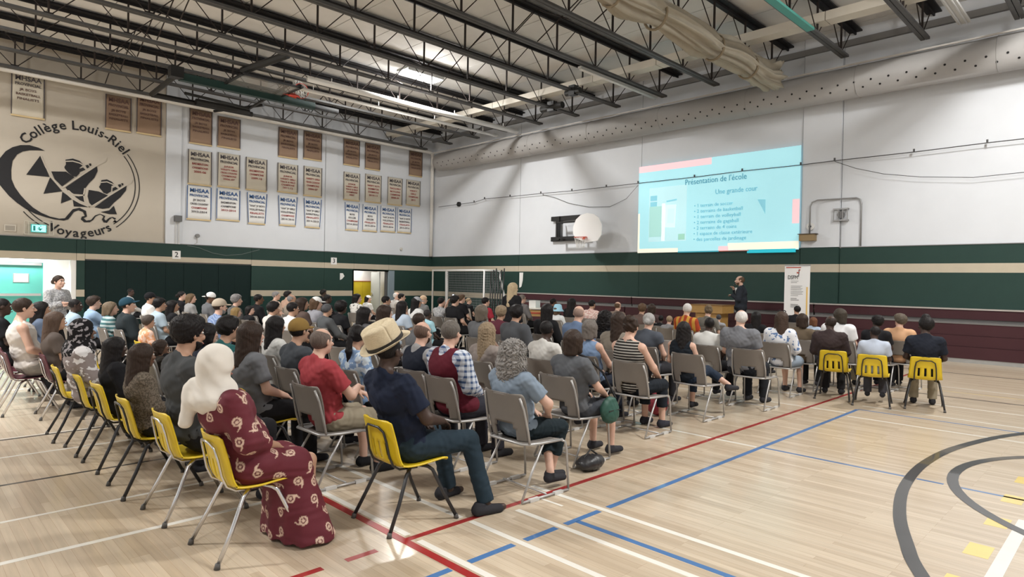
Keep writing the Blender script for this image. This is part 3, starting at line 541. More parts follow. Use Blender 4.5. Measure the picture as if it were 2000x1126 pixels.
# cable with hooks across wall B
cab = M('thin dark cable', (.06, .06, .06), .6)
P = [(-24.63, 5.32), (-22, 5.35), (-21.29, 5.45), (-19.65, 5.42), (-17.84, 5.40), (-16.18, 5.36), (-14.5, 5.36), (-13.09, 5.36), (-10.86, 5.35), (-9.2, 5.37), (-7.4, 5.35), (-6.46, 5.36), (-4.5, 5.35), (-2.94, 5.37), (0, 5.36)]
o = MB().tube([(x, YB-.16, z) for x, z in P], .012, 4).build('wall_cable', cab); tag(o, 'thin cable strung on hooks straight across the front wall and screen', 'cable')
for x, z in P[1:]: MB().b2((x-.02, YB-.185, z-.01), (x+.02, YB-.15, z+.08)).build('hook', cab, o)
o = MB().tube([(x, YB-.06 if x < -14 else YB-.14, z) for x, z in ((-17.84, 5.36), (-17.2, 5.2), (-16.4, 4.9), (-15.4, 4.68), (-14.4, 4.62), (-13.6, 4.85), (-13.1, 5.3))], .008, 4).build('wall_cable', cab); tag(o, 'sagging cable loop above the wall basketball hoop', 'cable')
o = MB().tube([(x, YB-.16, z) for x, z in ((-6.46, 5.34), (-5.9, 5.08), (-5.2, 4.85), (-4.34, 4.68), (-3.2, 4.55), (-2.2, 4.57), (-.8, 4.7))], .008, 4).build('wall_cable', cab); tag(o, 'sagging cable loop on the front wall right of the screen', 'cable')
# conduit, bell, wooden box
cg = M('grey conduit', (.32, .32, .32), .4, .5)
o = MB().tube([(-7.1, YB-.17, 3.3), (-7.1, YB-.17, 4.1), (-7.05, YB-.17, 4.22), (-6.9, YB-.17, 4.27), (-5.9, YB-.06, 4.27), (-5.8, YB-.06, 4.22), (-5.76, YB-.06, 4.1), (-5.76, YB-.06, 2.92)], .022, 6).build('conduit', cg, smooth=True); tag(o, 'grey conduit arch on the front wall right of the screen', 'conduit')
t = thing('wall_bell', 'small caged bell unit on a thin conduit inside the conduit arch', 'bell', (-6.28, YB-.06, 3.82))
m = MB(); m.b2((-.2, -.09, .14), (.2, .02, .18)); m.b2((-.2, -.09, -.18), (.2, .02, -.14))
for x in (-.18, -.06, .06, .18): m.tube([(x, -.08, -.16), (x, -.08, .16)], .014, 5)
m.build('cage', cg, t); MB().tube([(0, -.06, 0), (0, .0, 0)], .1, 12).build('bell_dome', M('dark bell', (.15, .15, .15), .4), t); MB().tube([(0, 0, -.18), (0, 0, -.95)], .012, 5).build('conduit', cg, t)
t = thing('wall_camera', 'round white camera on the pilaster beside the screen', 'camera', (-7.1, YB-.08, 3.52))
MB().tube([(0, 0, 0), (0, -.06, 0)], .11, 14).build('housing', pl, t); MB().tube([(0, -.06, 0), (0, -.09, 0)], .035, 10).build('lens', INK, t)
t = thing('wall_box', 'small brown wooden box hanging at the lower right of the screen', 'box', (-7.15, YB-.08, 3.2))
MB().b2((-.22, -.18, -.1), (.22, 0, .09)).build('box_body', M('brown wood box', (.28, .2, .1), .6), t); MB().b2((-.26, -.2, .09), (.26, 0, .11)).build('lid', M('dark lid', (.08, .06, .04), .6), t)
o = MB().tube([(0, 0, 0), (0, -.1, 0)], .11, 14).build('speaker_disc', M('black rubber', (.015, .015, .015), .6), loc=(-23.2, YB-.02, 5.36)); tag(o, 'small black half round box high on the wall near the corner', 'box')
# basketball hoop on wall B
bk = M('black steel frame', (.012, .012, .012), .5)
t = thing('basketball_hoop', 'wall basketball hoop with white fan backboard on a black frame', 'hoop', (-14.9, YB-.1, 3.0))
m = MB()
m.b2((-2.35, -.06, 1.22), (-.35, .05, 1.40)); m.b2((-2.35, -.06, .40), (-.35, .05, .58)); m.build('wall_rail', bk, t)
for x in (-1.95, -.95): MB().b2((x-.09, -.12, .45), (x+.09, -.04, 1.38)).build('upright', bk, t)
for x in (-1.70, -.7, ): MB().b2((x-.035, -.45, .5), (x+.035, -.38, 1.12)).build('swing_post', bk, t)
for z in (.5, 1.1): MB().b2((-1.75, -.46, z-.03), (-.1, -.38, z+.03)).build('swing_arm', bk, t)
m = MB()
for x in (-1.7, -.2):
    for z in (.5, 1.1): m.tube([(x, -.08, z), (x, -.42, z)], .025, 6)
m.tube([(-.6, -.42, 1.1), (.4, -.75, 1.0)], .03, 6); m.tube([(-.6, -.42, .5), (.4, -.75, .45)], .03, 6); m.build('brace', bk, t)
fan = [(-.42, .42), (.1, .25), (.62, .3), (.78, .5), (.80, .85), (.66, 1.12), (.42, 1.28), (.12, 1.34), (-.2, 1.28), (-.42, 1.12), (-.55, .85), (-.55, .6)]
MB().prism(fan, 1, -.82, -.78).build('backboard', M('white backboard', (.92, .92, .92), .35), t)
rim = [(.05+.24*math.cos(a), -1.1+.24*math.sin(a), .42) for a in [i*math.pi/10 for i in range(20)]]
MB().tube(rim, .012, 6, True).build('rim', M('orange rim', (.55, .06, .02), .4), t); MB().b2((-.03, -.9, .36), (.13, -.8, .46)).build('rim_plate', MATS['orange rim'], t)
def net(cx, cyy_, z, r, h, up=1):
    m = MB(); n = 12
    for k in range(n):
        for s in (1, -1):
            pts = []
            for j in range(6):
                f = j/5; a = 2*math.pi*(k+s*f*1.5)/n; q = r*(1-.45*f); pts.append((cx+q*math.cos(a), cyy_+q*math.sin(a), z-h*f*up))
            m.tube(pts, .006, 3)
    return m
net(.05, -1.1, .41, .23, .38).build('net', M('white cord', (.8, .8, .78), .7), t)
# folded hoop under the trusses
t = thing('folded_hoop', 'ceiling basketball backstop folded up flat with orange rim and green padding', 'hoop', (-19.6, 8.5, 7.75))
MB().b2((-.95, -2.3, -.22), (-.76, 2.0, .0)).build('edge_pad', M('green pad', (.010, .040, .034), .5), t); MB().b2((-.95, 2.0, -.18), (-.78, 2.9, -.04)).build('edge_pad', M('black pad', (.015, .016, .018), .5), t)
MB().b2((-.78, -1.0, -.04), (.6, .8, -.02)).build('backboard', M('clear board', (.35, .36, .36), .1, alpha=.35), t)
m = MB()
for s in (-1.0, .8): m.b2((-.9, s-.04, -.05), (.7, s+.04, .0))
m.b2((.55, -1.04, -.05), (.63, .84, 0)); m.build('board_frame', bk, t)
m = MB(); m.tube([(-3.6, -2.3, -.1), (-.9, -2.3, .0)], .08, 8); m.tube([(-3.6, -2.3, -.1), (-3.6, 1.0, -.1)], .09, 8); m.tube([(.3, -.9, .15), (2.2, -.4, .3)], .11, 8); m.tube([(-3.4, -1.0, -.1), (-3.4, .8, -.1)], .12, 8); m.tube([(-2.9, .6, -.1), (.2, .6, .1)], .045, 8); m.tube([(-4.8, .1, .05), (-2.4, .9, .0)], .05, 8); m.tube([(-2.6, -1.6, -.1), (-2.9, .6, -.1)], .05, 8); m.tube([(-.8, -1.0, .1), (-1.9, .4, .1)], .04, 8); m.build('support_frame', bk, t)
rim = [(-.15+.23*math.cos(a), .95, -.0+.23*math.sin(a)) for a in [i*math.pi/10 for i in range(20)]]
MB().tube([(-.45, .9, -.02), (-.45, 1.15, -.05)], .05, 6).build('rim_plate', MATS['orange rim'], t)
m = MB(); m.tube([(-.30+.05*math.cos(a), 1.0+.25*math.sin(a)+.25, .15+.23*math.cos(a)) for a in [i*math.pi/10 for i in range(20)]], .011, 6, True); m.add([(-.55, .75, -.02), (-.2, .78, -.12), (-.2, 1.15, -.10), (-.5, 1.0, .06), (-.55, .75, .02), (-.2, .78, -.08), (-.2, 1.15, -.06), (-.5, 1.0, .10)], [(0, 1, 2, 3), (4, 7, 6, 5), (0, 4, 5, 1), (1, 5, 6, 2), (2, 6, 7, 3), (3, 7, 4, 0)]); m.build('rim', M('bright orange rim', (.55, .05, .03), .4), t)
m = MB(); rr_ = random.Random(3)
for k in range(12):
    for s in (1, -1):
        pts = []
        for j in range(6):
            f = j/5; a = 2*math.pi*(k+s*f*1.5)/12; q = .23*(1-.35*f); pts.append((-.3-.3*f*.3+rr_.uniform(-.02, .02), 1.25+q*math.sin(a)-.1*f, .15+q*math.cos(a)+.32*f*.3+.12*f))
        m.tube(pts, .013, 3)
m.build('net', M('white cord', (.8, .8, .78), .7), t)
MB().b2((-.9, -2.6, -.2), (-.6, -2.25, .12)).build('motor_box', bk, t)
t = thing('winch_unit', 'dark winch cylinder clamped between trusses near the cream duct', 'winch', (-15.3, 17.0, 8.02)); MB().tube([(-.5, 0, 0), (.5, 0, 0)], .12, 10).build('drum', bk, t); MB().b2((-.15, -.1, -.15), (.15, .1, .2)).build('bracket', bk, t)
t = thing('winch_unit', 'small dark winch clamped on the truss left of the long cream duct', 'winch', (-13.4, 15.9, 7.95)); MB().tube([(-.3, 0, 0), (.3, 0, 0)], .1, 10).build('drum', bk, t); MB().b2((-.12, -.1, -.12), (.12, .1, .2)).build('bracket', bk, t)
# teal truss cover and fixture strips on the right
o = MB().b2((-.09, 10.5, -.06), (.09, 15.9, .0)).build('teal_cover', M('teal strip', (.07, .33, .28), .5), loc=(-5.96, 0, 8.0)); tag(o, 'teal painted strip under a truss chord right of the hanging curtain', 'strip')
def strip(x, y0, y1, z, w, lab, mt=None):
    t = thing('light_fixture', lab, 'lamp', (x, (y0+y1)/2, z)); L = (y1-y0)/2
    MB().b2((-w/2, -L, 0), (w/2, L, .06)).build('housing', mt or hous, t); MB().tube([(-w/4, -L+.05, -.02), (-w/4, L-.05, -.02)], .02, 6).build('tube_lamp', M('unlit tube', (.8, .8, .78), .3), t, True); MB().tube([(w/4, -L+.05, -.02), (w/4, L-.05, -.02)], .02, 6).build('tube_lamp', MATS['unlit tube'], t, True)
strip(-3.3, 13.5, 18.3, 8.1, .25, 'unlit white strip lamp at the upper right beside a truss'); strip(-11.75, 14.2, 18.2, 7.92, .12, 'unlit pale strip under a truss left of the hanging curtain'); strip(-1.9, 13.0, 16.6, 8.1, .22, 'unlit short strip lamp cut by the upper right corner')
# rolled divider curtain
t = thing('divider_curtain', 'bundled beige divider curtain hanging in tied folds under the trusses', 'curtain', (-7.8, 0, 7.62))
def curtain(name, y0, y1, mat, seedn, ties):
    r_ = random.Random(seedn); nl = 96; na = 72; vs = []; ph = [r_.uniform(0, 6.28) for _ in range(8)]
    for i in range(nl+1):
        y = y0+(y1-y0)*i/nl; pin = min([abs(y-q) for q in ties]+[9]); sc = .78+.22*min(1, pin/.7)**.7+.06*math.sin(y*2.3+1)
        if y > y1-.5: sc *= 1+.5*(y-(y1-.5))/.5
        if y > y1-.12: sc *= .92
        tw = y*.35
        for k in range(na):
            a = 2*math.pi*k/na
            q = (.35+.05*math.sin(3*a+ph[0]+tw)+.05*math.sin(7*a+ph[1]-1.3*tw+.6*math.sin(y*1.7))+.05*math.sin(12*a+ph[2]+2*tw+.8*math.sin(y*2.6+1))+.03*math.sin(21*a+ph[3]+math.sin(y*3.1)))*sc
            vs.append((q*math.cos(a)*.85, y, q*math.sin(a)*.9-.05*math.sin(y*1.9)-.12*(1-sc)+.1))
    fs = [(i*na+k, i*na+(k+1) % na, (i+1)*na+(k+1) % na, (i+1)*na+k) for i in range(nl) for k in range(na)]
    fs += [tuple(range(na))[::-1], tuple(nl*na+k for k in range(na))]
    m = MB().add(vs, fs); return m.build(name, mat, t, True)
ties = [10.4, 12.0, 14.6, 16.5]
cu = M('beige curtain cloth', (.40, .36, .285), .8, var=.12, scale=4, bump=.3)
curtain('curtain_cloth', 8.0, 18.0, cu, 5, ties)
for q in ties: MB().tube([(.29*math.cos(a), q, .31*math.sin(a)+.02) for a in [i*math.pi/8 for i in range(16)]], .03, 6, True).build('tie', M('tie cord', (.25, .2, .13), .7), t); MB().tube([(0, q, .15), (0, q, .4)], .012, 4).build('tie_strap', MATS['tie cord'], t)
# ---- bleachers folded against wall B
mar = M('maroon bleacher board', (.055, .021, .025), .5, var=.12, scale=2); gt = M('grey bleacher tread', (.16, .155, .15), .6); gk = M('grey kick plate', (.30, .30, .29), .55, var=.1, scale=6)
for s, (a, b) in enumerate(((-19.3, -13.1), (-13.06, -6.86), (-6.82, -.62), (-.58, 5.6))):
    t = thing('folded_bleacher', ['maroon folded bleacher section at the goal end', 'maroon folded bleacher section behind the lectern', 'maroon folded bleacher section behind the yellow chairs', 'maroon folded bleacher section cut by the right frame edge'][s], 'bleacher', (a, 18.5, 0)); L = b-a
    for z0, z1, y0, mt, nm_ in ((0, .1, 0, gk, 'kick_plate'), (.1, .385, -.01, mar, 'front_board'), (.39, .65, .02, mar, 'front_board'), (.655, .93, .05, mar, 'front_board'), (1.03, 1.26, .46, mar, 'front_board')):
        MB().b2((0, y0, z0), (L, y0+.04, z1)).build(nm_, mt, t)
    MB().b2((0, .04, .93), (L, .84, .955)).build('tread', gt, t); MB().b2((0, .5, .955), (L, .54, 1.03)).build('riser', gt, t); MB().b2((0, .44, 1.26), (L, .84, 1.29)).build('top_seat', M('pale bleacher edge', (.42, .38, .35), .5), t); MB().b2((0, .2, .02), (L, .8, .9)).build('under_frame', bk, t)
# ---- soccer goal
gw = M('white goal paint', (.74, .74, .73), .45)
t = thing('soccer_goal', 'white framed soccer goal with dark net standing in the room corner', 'goal', (-21.5, 17.9, 0))
m = MB(); m.tube([(-1.75, 0, 0), (-1.75, 0, 2.2), (1.75, 0, 2.2), (1.75, 0, 0)], .045, 8); m.build('front_frame', gw, t, True)
m = MB(); m.tube([(-1.75, 0, 2.2), (-1.8, .85, 2.2), (1.75, .85, 2.2), (1.75, 0, 2.2)], .035, 8); m.build('top_frame', gw, t, True)
for x0, x1 in ((1.75, 1.85),): MB().tube([(x0, .85, 2.2), (x1+.5, .95, .05)], .04, 8).build('rear_strut', gw, t, True)
MB().tube([(-1.8, .85, 2.2), (-1.75, .85, .03)], .075, 10).build('rear_post', gw, t, True)
m = MB()
for k in range(38): x = -1.85+k*.1; m.tube([(x, .82, 2.18), (x+.02, .95, .1)], .007, 3)
for k in range(20): z = .1+k*.11; m.tube([(-1.85, .95-.06*z, z), (1.9, .95-.06*z, z)], .007, 3)
m.build('net', M('dark goal net', (.22, .23, .24), .8), t, kind='stuff')
t = None
for k in range(6):
    o = MB().tube([(0, 0, .03), (.02*k-.30, .35, 2.15+.07*(k % 3))], .028, 6).build('floor_pole', M('black pole', (.02, .02, .02), .4), smooth=True, loc=(-19.45+.14*k, 17.95, 0)); tag(o, 'black pole leaning in a cluster beside the soccer goal', 'pole', 'black poles leaning beside the goal')
# ---- lectern
oak = M('varnished oak', (.36, .21, .065), .4, var=.25, scale=6, stretch=(1, 1, 6))
t = thing('lectern', 'wide varnished wooden lectern in front of the speaker', 'lectern', (-8.95, 17.0, 0), .0)
MB().b2((-.36, -.28, .04), (.36, .28, .98)).build('cabinet', oak, t); MB().b2((-.42, -.33, 0), (.42, .33, .04)).build('base', oak, t)
MB().b2((-.50, -.36, .96), (.50, .34, 1.18)).build('top_box', oak, t); MB().b2((-.52, -.38, 1.18), (.52, .36, 1.2)).build('top_edge', M('dark oak edge', (.2, .1, .03), .4), t)
MB().b2((-.012, -.375, .97), (.012, -.36, 1.17)).build('front_batten', MATS['dark oak edge'], t); MB().b2((-.3, -.295, .15), (.3, -.28, .85)).build('front_panel', M('honey panel', (.50, .28, .08), .4, var=.2, scale=5), t)
# ---- roll up banner
t = thing('rollup_banner', 'tall white roll-up banner with black lettering beside the bleachers', 'banner', (-6.72, 17.4, 0), -.05)
MB().b2((-.36, -.12, 0), (.36, .12, .08)).build('base', M('grey aluminium', (.4, .4, .4), .4, .8), t); MB().tube([(0, .06, .08), (0, .03, 2.34)], .012, 6).build('pole', MATS['grey aluminium'], t)
MB().b2((-.34, .0, .08), (.34, .006, 2.33)).build('print_sheet', M('white print', (.80, .80, .80), .5), t); MB().b2((-.34, -.01, 2.31), (.34, .02, 2.345)).build('top_rail', MATS['grey aluminium'], t)
rd = M('banner red', (.45, .06, .03), .5); og = M('banner amber', (.75, .50, .16), .5)
MB().b2((-.3, -.004, 2.255), (.1, .0, 2.28)).build('red_stripe', rd, t); MB().b2((.25, -.004, .9), (.29, .0, 1.75)).build('amber_stripe', og, t)
stext('DSFM', .15, -.25, 2.0, INK, .26, t, y=-.006)
MB().add([(.03, -.005, 2.02), (.05, -.005, 2.02), (.06, -.005, 2.22), (.045, -.005, 2.22)], [(0, 1, 2, 3)]).build('logo_stroke', INK, t); MB().add([(-.02, -.005, 2.12), (.05, -.005, 2.1), (.06, -.005, 2.13), (0, -.005, 2.15)], [(0, 1, 2, 3)]).build('logo_stroke', rd, t); MB().add([(.04, -.005, 2.17), (.09, -.005, 2.2), (.08, -.005, 2.22), (.03, -.005, 2.19)], [(0, 1, 2, 3)]).build('logo_stroke', rd, t)
m = MB()
for k, (w_, z) in enumerate(((.2, 1.90), (.16, 1.86), (.3, 1.77), (.26, 1.735), (.31, 1.70), (.28, 1.665), (.33, 1.62), (.3, 1.585), (.32, 1.55), (.2, 1.51), (.16, 1.43), (.22, 1.39), (.2, 1.27), (.24, 1.235), (.2, 1.20))): m.b2((-.16, -.004, z), (-.16+w_, 0, z+(.016 if k > 9 else .009)))
m.build('printed_lines', M('print grey', (.2, .2, .2), .6), t)
# ---- yellow cart with cap and box
t = thing('book_cart', 'yellow framed cart with white top standing before the bleachers', 'cart', (-13.0, 14.2, 0), .6)
yf = M('yellow cart frame', (.62, .44, .03), .45); MB().b2((-.45, -.28, .93), (.45, .28, .97)).build('top', M('white laminate', (.8, .78, .7), .4), t)
for x in (-.42, .42):
    for y in (-.25, .25): MB().b2((x-.03, y-.03, 0), (x+.03, y+.03, .93)).build('leg', yf, t)
MB().b2((-.4, -.24, .72), (.4, .24, .9)).build('drawer', M('patterned front', (.45, .28, .1), .6), t); MB().b2((-.38, -.26, .8), (.38, -.245, .84)).build('red_stripe', rd, t); MB().b2((-.4, -.24, .1), (.4, .24, .14)).build('shelf', MATS['white laminate'], t)
t = thing('cap', 'teal ball cap lying on the yellow framed cart', 'cap', (-12.85, 14.25, .97), .2)
tc_ = M('teal cap cloth', (.12, .55, .55), .7); lathe([(0, .12), (.04, .115), (.075, .09), (.095, .05), (.1, 0)], 20).build('crown', tc_, t, True); MB().prism([(-.08, -.08), (-.07, -.17), (0, -.2), (.07, -.17), (.08, -.08)], 2, .0, .01).build('brim', M('navy brim', (.03, .05, .1), .6), t)
o = MB().b2((-.14, -.1, 0), (.14, .1, .2)).build('paper_box', pl, loc=(-13.25, 14.1, .97)); MB().b2((-.145, -.105, .2), (.145, .105, .215)).build('lid', pl, o); tag(o, 'plain white box standing on the yellow framed cart', 'box')
# ================================================================== CHAIRS
chrome = M('chrome tube', (.62, .62, .63), .25, 1.0); blkT = M('black tube', (.02, .02, .022), .35); silver = M('silver painted tube', (.42, .41, .40), .4, .5)
yelP = M('yellow plastic', (.66, .47, .015), .38, var=.06, scale=5); marP = M('maroon plastic', (.09, .018, .03), .45, var=.1, scale=5); gryP = M('taupe plastic', (.185, .165, .145), .5, var=.06, scale=8)
rub = M('rubber foot', (.08, .075, .07), .6)
PROF = [(.215, .42), (.20, .44), (.10, .435), (-.02, .425), (-.13, .43), (-.185, .45), (-.215, .50), (-.235, .585), (-.258, .675), (-.28, .752), (-.288, .768)]
def shell(mat, parent):
    def fn(u, v):
        y, z = interp(PROF, v); s = u*2-1
        w = .215 if v < .45 else .215-.035*(v-.45)/.55
        if v > .9: w *= math.sqrt(max(.02, 1-((v-.9)/.1)**2*.55))
        if v < .08: w *= .93+.07*(v/.08)
        dish = .018*(s*s) if v < .5 else 0; cur = (-.0 if v < .5 else .028*(s*s))
        return (s*w, y+cur, z+dish)
    nu, nv = 15, 40
    mask = lambda i, j: not (23 <= j <= 28 and i in (4, 7, 10))
    return sheet(fn, nu, nv, mask, .011).build('seat_shell', mat, parent, True)
def school_chair(plastic, legm, label, cat='chair'):
    t = thing('school_chair', label, cat); shell(plastic, t)
    for sx in (-1, 1):
        for ey, P_l in ((-.288, [(sx*.12, -.05, .415), (sx*.165, -.09, .405), (sx*.18, -.12, .38), (sx*.215, -.20, .2), (sx*.24, -.285, .03)]), (.273, [(sx*.12, .03, .415), (sx*.165, .07, .405), (sx*.18, .10, .38), (sx*.215, .18, .2), (sx*.24, .27, .03)])):
            lg = MB().tube(P_l, .0135, 7).build('leg', legm, t, True)
            MB().tube([(sx*.24, ey, .035), (sx*.243, ey*1.02, 0)], [.015, .019], 8).build('rubber_foot', rub, lg, True)
    m = MB().tube([(-.13, -.0, .405), (-.135, -.15, .415), (-.135, -.205, .45), (-.135, -.235, .52), (-.128, -.256, .62), (-.115, -.274, .69), (-.07, -.288, .72), (.07, -.288, .72), (.115, -.274, .69), (.128, -.256, .62), (.135, -.235, .52), (.135, -.205, .45), (.135, -.15, .415), (.13, 0, .405)], .0085, 6)
    m.build('back_frame', legm, t, True)
    return t
def stack_chair(label):
    t = thing('stacking_chair', label, 'chair')
    PB = [(-.20, .465), (-.222, .56), (-.24, .66), (-.262, .76), (-.285, .84), (-.29, .855)]
    def fb(u, v):
        y, z = interp(PB, v); s = u*2-1; w = .215+.03*min(1, v*2.2)-.03*max(0, v-.7)/.3
        if v > .94: w *= .985
        return (s*w, y+.05*abs(s)**2.5-.01, z)
    def mk(i, j): return not (j < 7 and (4 if j < 5 else 5) <= i <= (13 if j < 5 else 12)) and not (j in (20, 21) and 6 <= i <= 11)
    sheet(fb, 18, 24, mk, .012).build('back_panel', gryP, t, True)
    def fs(u, v):
        s = u*2-1; y = -.2+.42*v; w = .225*(1-.08*(1-v)) * (1 if v < .9 else math.sqrt(1-((v-.9)/.1)**2*.3)); return (s*w, y, .445-.02*(1-abs(s)**2)*math.sin(v*2.6)-(.02*((v-.85)/.15)**2 if v > .85 else 0))
    sheet(fs, 12, 12, None, .014).build('seat', gryP, t, True)
    m = MB().tube([(-.245, .20, .44), (-.245, -.05, .445), (-.235, -.17, .45), (-.19, -.215, .45), (.19, -.215, .45), (.235, -.17, .45), (.245, -.05, .445), (.245, .20, .44)], .0115, 7); m.build('seat_rail', silver, t, True)
    for s in (-1, 1):
        MB().tube([(s*.235, -.17, .45), (s*.245, -.2, .56), (s*.232, -.24, .74), (s*.215, -.27, .83)], .010, 7).build('back_post', silver, t, True)
        MB().tube([(s*.245, .18, .44), (s*.25, .225, .42), (s*.255, .24, .36), (s*.262, .265, .02)], .0105, 7).build('leg', silver, t, True)
        MB().tube([(s*.24, -.02, .445), (s*.25, -.16, .22), (s*.262, -.27, .02)], .0105, 7).build('leg', silver, t, True)
        MB().tube([(s*.262, .265, .014), (s*.262, -.27, .014)], .011, 7).build('sled_rail', silver, t, True)
        [MB().box((s*.262, q_, .014), (.03, .1, .026)).build('glide', M('pale glide', (.55, .54, .52), .4), t) for q_ in (.14, -.14)]
    MB().tube([(-.262, .0, .03), (.262, .0, .03)], .008, 6).build('cross_bar', silver, t, True)
    return t
CH = {}
def chair(kind, x, y, rz, label, group=None):
    if kind not in CH:
        o = {'y': lambda: school_chair(yelP, blkT, label), 'Y': lambda: school_chair(yelP, chrome, label), 'm': lambda: school_chair(marP, chrome, label), 'g': lambda: stack_chair(label)}[kind]()
        CH[kind] = o; o.location = (x, y, 0); o.rotation_euler = (0, 0, rz)
    else: o = dup(CH[kind], (x, y, 0), rz)
    o['label'] = label
    if group: o['group'] = group
    return o
# ================================================================== PEOPLE: smooth distance fields meshed with surface nets
def V(*a): return np.array(a, np.float32)
class SDF:
    def __init__(s): s.p = []
    def cap(s, a, b, ra, rb=None, k=.02, cut=(), op='+'):
        a, b = V(*a), V(*b); rb = ra if rb is None else rb; r = max(ra, rb)
        s.p.append((np.minimum(a, b)-r, np.maximum(a, b)+r, lambda X, Y, Z: s._cap(X, Y, Z, a, b, ra, rb), k, cut, op)); return s
    def ell(s, c, r, k=.02, cut=(), op='+', rz=0.0):
        c, r = V(*c), V(*r); e = np.array([max(r[0], r[1])]*2+[r[2]]) if rz else r
        s.p.append((c-e, c+e, lambda X, Y, Z: s._ell(X, Y, Z, c, r, rz), k, cut, op)); return s
    def halfspace(s, p, n): s.p.append((V(-9, -9, -9), V(9, 9, 9), lambda X, Y, Z: -((X-p[0])*n[0]+(Y-p[1])*n[1]+(Z-p[2])*n[2]), .0, (), 'i')); return s
    @staticmethod
    def _cap(X, Y, Z, a, b, ra, rb):
        d = b-a; L = float(d@d)+1e-9; t = np.clip(((X-a[0])*d[0]+(Y-a[1])*d[1]+(Z-a[2])*d[2])/L, 0, 1)
        return np.sqrt((X-a[0]-t*d[0])**2+(Y-a[1]-t*d[1])**2+(Z-a[2]-t*d[2])**2)-(ra+(rb-ra)*t)
    @staticmethod
    def _ell(X, Y, Z, c, r, rz):
        x, y, z = X-c[0], Y-c[1], Z-c[2]
        if rz: cc, ss = math.cos(rz), math.sin(rz); x, y = x*cc+y*ss, -x*ss+y*cc
        k0 = np.sqrt((x/r[0])**2+(y/r[1])**2+(z/r[2])**2); k1 = np.sqrt((x/r[0]**2)**2+(y/r[1]**2)**2+(z/r[2]**2)**2)+1e-6
        return k0*(k0-1)/k1
    def mesh(s, name, h, noise=None):
        adds = [p for p in s.p if p[5] == '+']
        lo = np.min([p[0] for p in adds], 0)-2.5*h-.01; hi = np.max([p[1] for p in adds], 0)+2.5*h+.01
        n = np.ceil((hi-lo)/h).astype(int)+1; ax = [lo[i]+h*np.arange(n[i], dtype=np.float32) for i in range(3)]
        F = np.full(n, .5, np.float32)
        for a, b, fn, k, cut, op in s.p:
            mg = k+.03+2*h
            i0 = np.maximum(0, np.floor((a-mg-lo)/h).astype(int)); i1 = np.minimum(n, np.ceil((b+mg-lo)/h).astype(int)+1)
            if np.any(i1 <= i0): continue
            sl_ = tuple(slice(i0[q], i1[q]) for q in range(3)); X = ax[0][sl_[0]][:, None, None]; Y = ax[1][sl_[1]][None, :, None]; Z = ax[2][sl_[2]][None, None, :]
            d = fn(X, Y, Z)
            for (p, nn) in cut: d = np.maximum(d, (X-p[0])*nn[0]+(Y-p[1])*nn[1]+(Z-p[2])*nn[2])
            f = F[sl_]
            if op == '+':
                if k > 0: q = np.clip(.5+.5*(f-d)/k, 0, 1); F[sl_] = f*(1-q)+d*q-k*q*(1-q)
                else: F[sl_] = np.minimum(f, d)
            elif op == '-':
                if k > 0: d = -d; q = np.clip(.5-.5*(f-d)/k, 0, 1); F[sl_] = f*(1-q)+d*q+k*q*(1-q)
                else: F[sl_] = np.maximum(f, -d)
            else: F[sl_] = np.maximum(f, d)
        if noise:
            X = ax[0][:, None, None]; Y = ax[1][None, :, None]; Z = ax[2][None, None, :]
            F += noise(X, Y, Z)
        return snet(name, F, lo, h)
def snet(name, F, lo, h):
    S = F < 0
    c = np.zeros(tuple(q-1 for q in F.shape), np.int8)
    for i in (0, 1):
        for j in (0, 1):
            for k in (0, 1): c += S[i:F.shape[0]-1+i, j:F.shape[1]-1+j, k:F.shape[2]-1+k]
    act = (c > 0) & (c < 8); I = np.argwhere(act); N = len(I)
    idx = np.full(c.shape, -1, np.int32); idx[act] = np.arange(N)
    acc = np.zeros((N, 3), np.float32); cn = np.zeros(N, np.float32)
    for a in range(3):
        o1, o2 = [q for q in range(3) if q != a]
        for u_ in (0, 1):
            for v_ in (0, 1):
                p = I.copy(); p[:, o1] += u_; p[:, o2] += v_; q = p.copy(); q[:, a] += 1
                f0 = F[p[:, 0], p[:, 1], p[:, 2]]; f1 = F[q[:, 0], q[:, 1], q[:, 2]]; m_ = (f0 < 0) != (f1 < 0)
                t = np.where(m_, f0/(f0-f1+1e-12), 0); w = p.astype(np.float32); w[:, a] += t
                acc += w*m_[:, None]; cn += m_
    vs = acc/cn[:, None]*h+lo
    quads = []
    for a in range(3):
        o1, o2 = (a+1) % 3, (a+2) % 3
        sa = [slice(None)]*3; sb = [slice(None)]*3; sa[a] = slice(0, -1); sb[a] = slice(1, None)
        d = S[tuple(sa)] != S[tuple(sb)]; E = np.argwhere(d); ok = (E[:, o1] > 0) & (E[:, o2] > 0) & (E[:, o1] < F.shape[o1]-1) & (E[:, o2] < F.shape[o2]-1); E = E[ok]
        if not len(E): continue
        ins = S[E[:, 0], E[:, 1], E[:, 2]]
        def g(du, dv):
            q = E.copy(); q[:, o1] -= du; q[:, o2] -= dv; return idx[q[:, 0], q[:, 1], q[:, 2]]
        Q = np.stack([g(1, 1), g(0, 1), g(0, 0), g(1, 0)], 1); Q[~ins] = Q[~ins][:, ::-1]; quads.append(Q)
    Q = np.concatenate(quads); Q = Q[(Q >= 0).all(1)]
    me = bpy.data.meshes.new(name); me.vertices.add(N); me.vertices.foreach_set('co', vs.ravel()); me.loops.add(Q.size); me.loops.foreach_set('vertex_index', Q.ravel())
    me.polygons.add(len(Q)); me.polygons.foreach_set('loop_start', np.arange(0, Q.size, 4)); me.polygons.foreach_set('loop_total', np.full(len(Q), 4)); me.polygons.foreach_set('use_smooth', np.ones(len(Q), bool)); me.update(); me.validate()
    return me
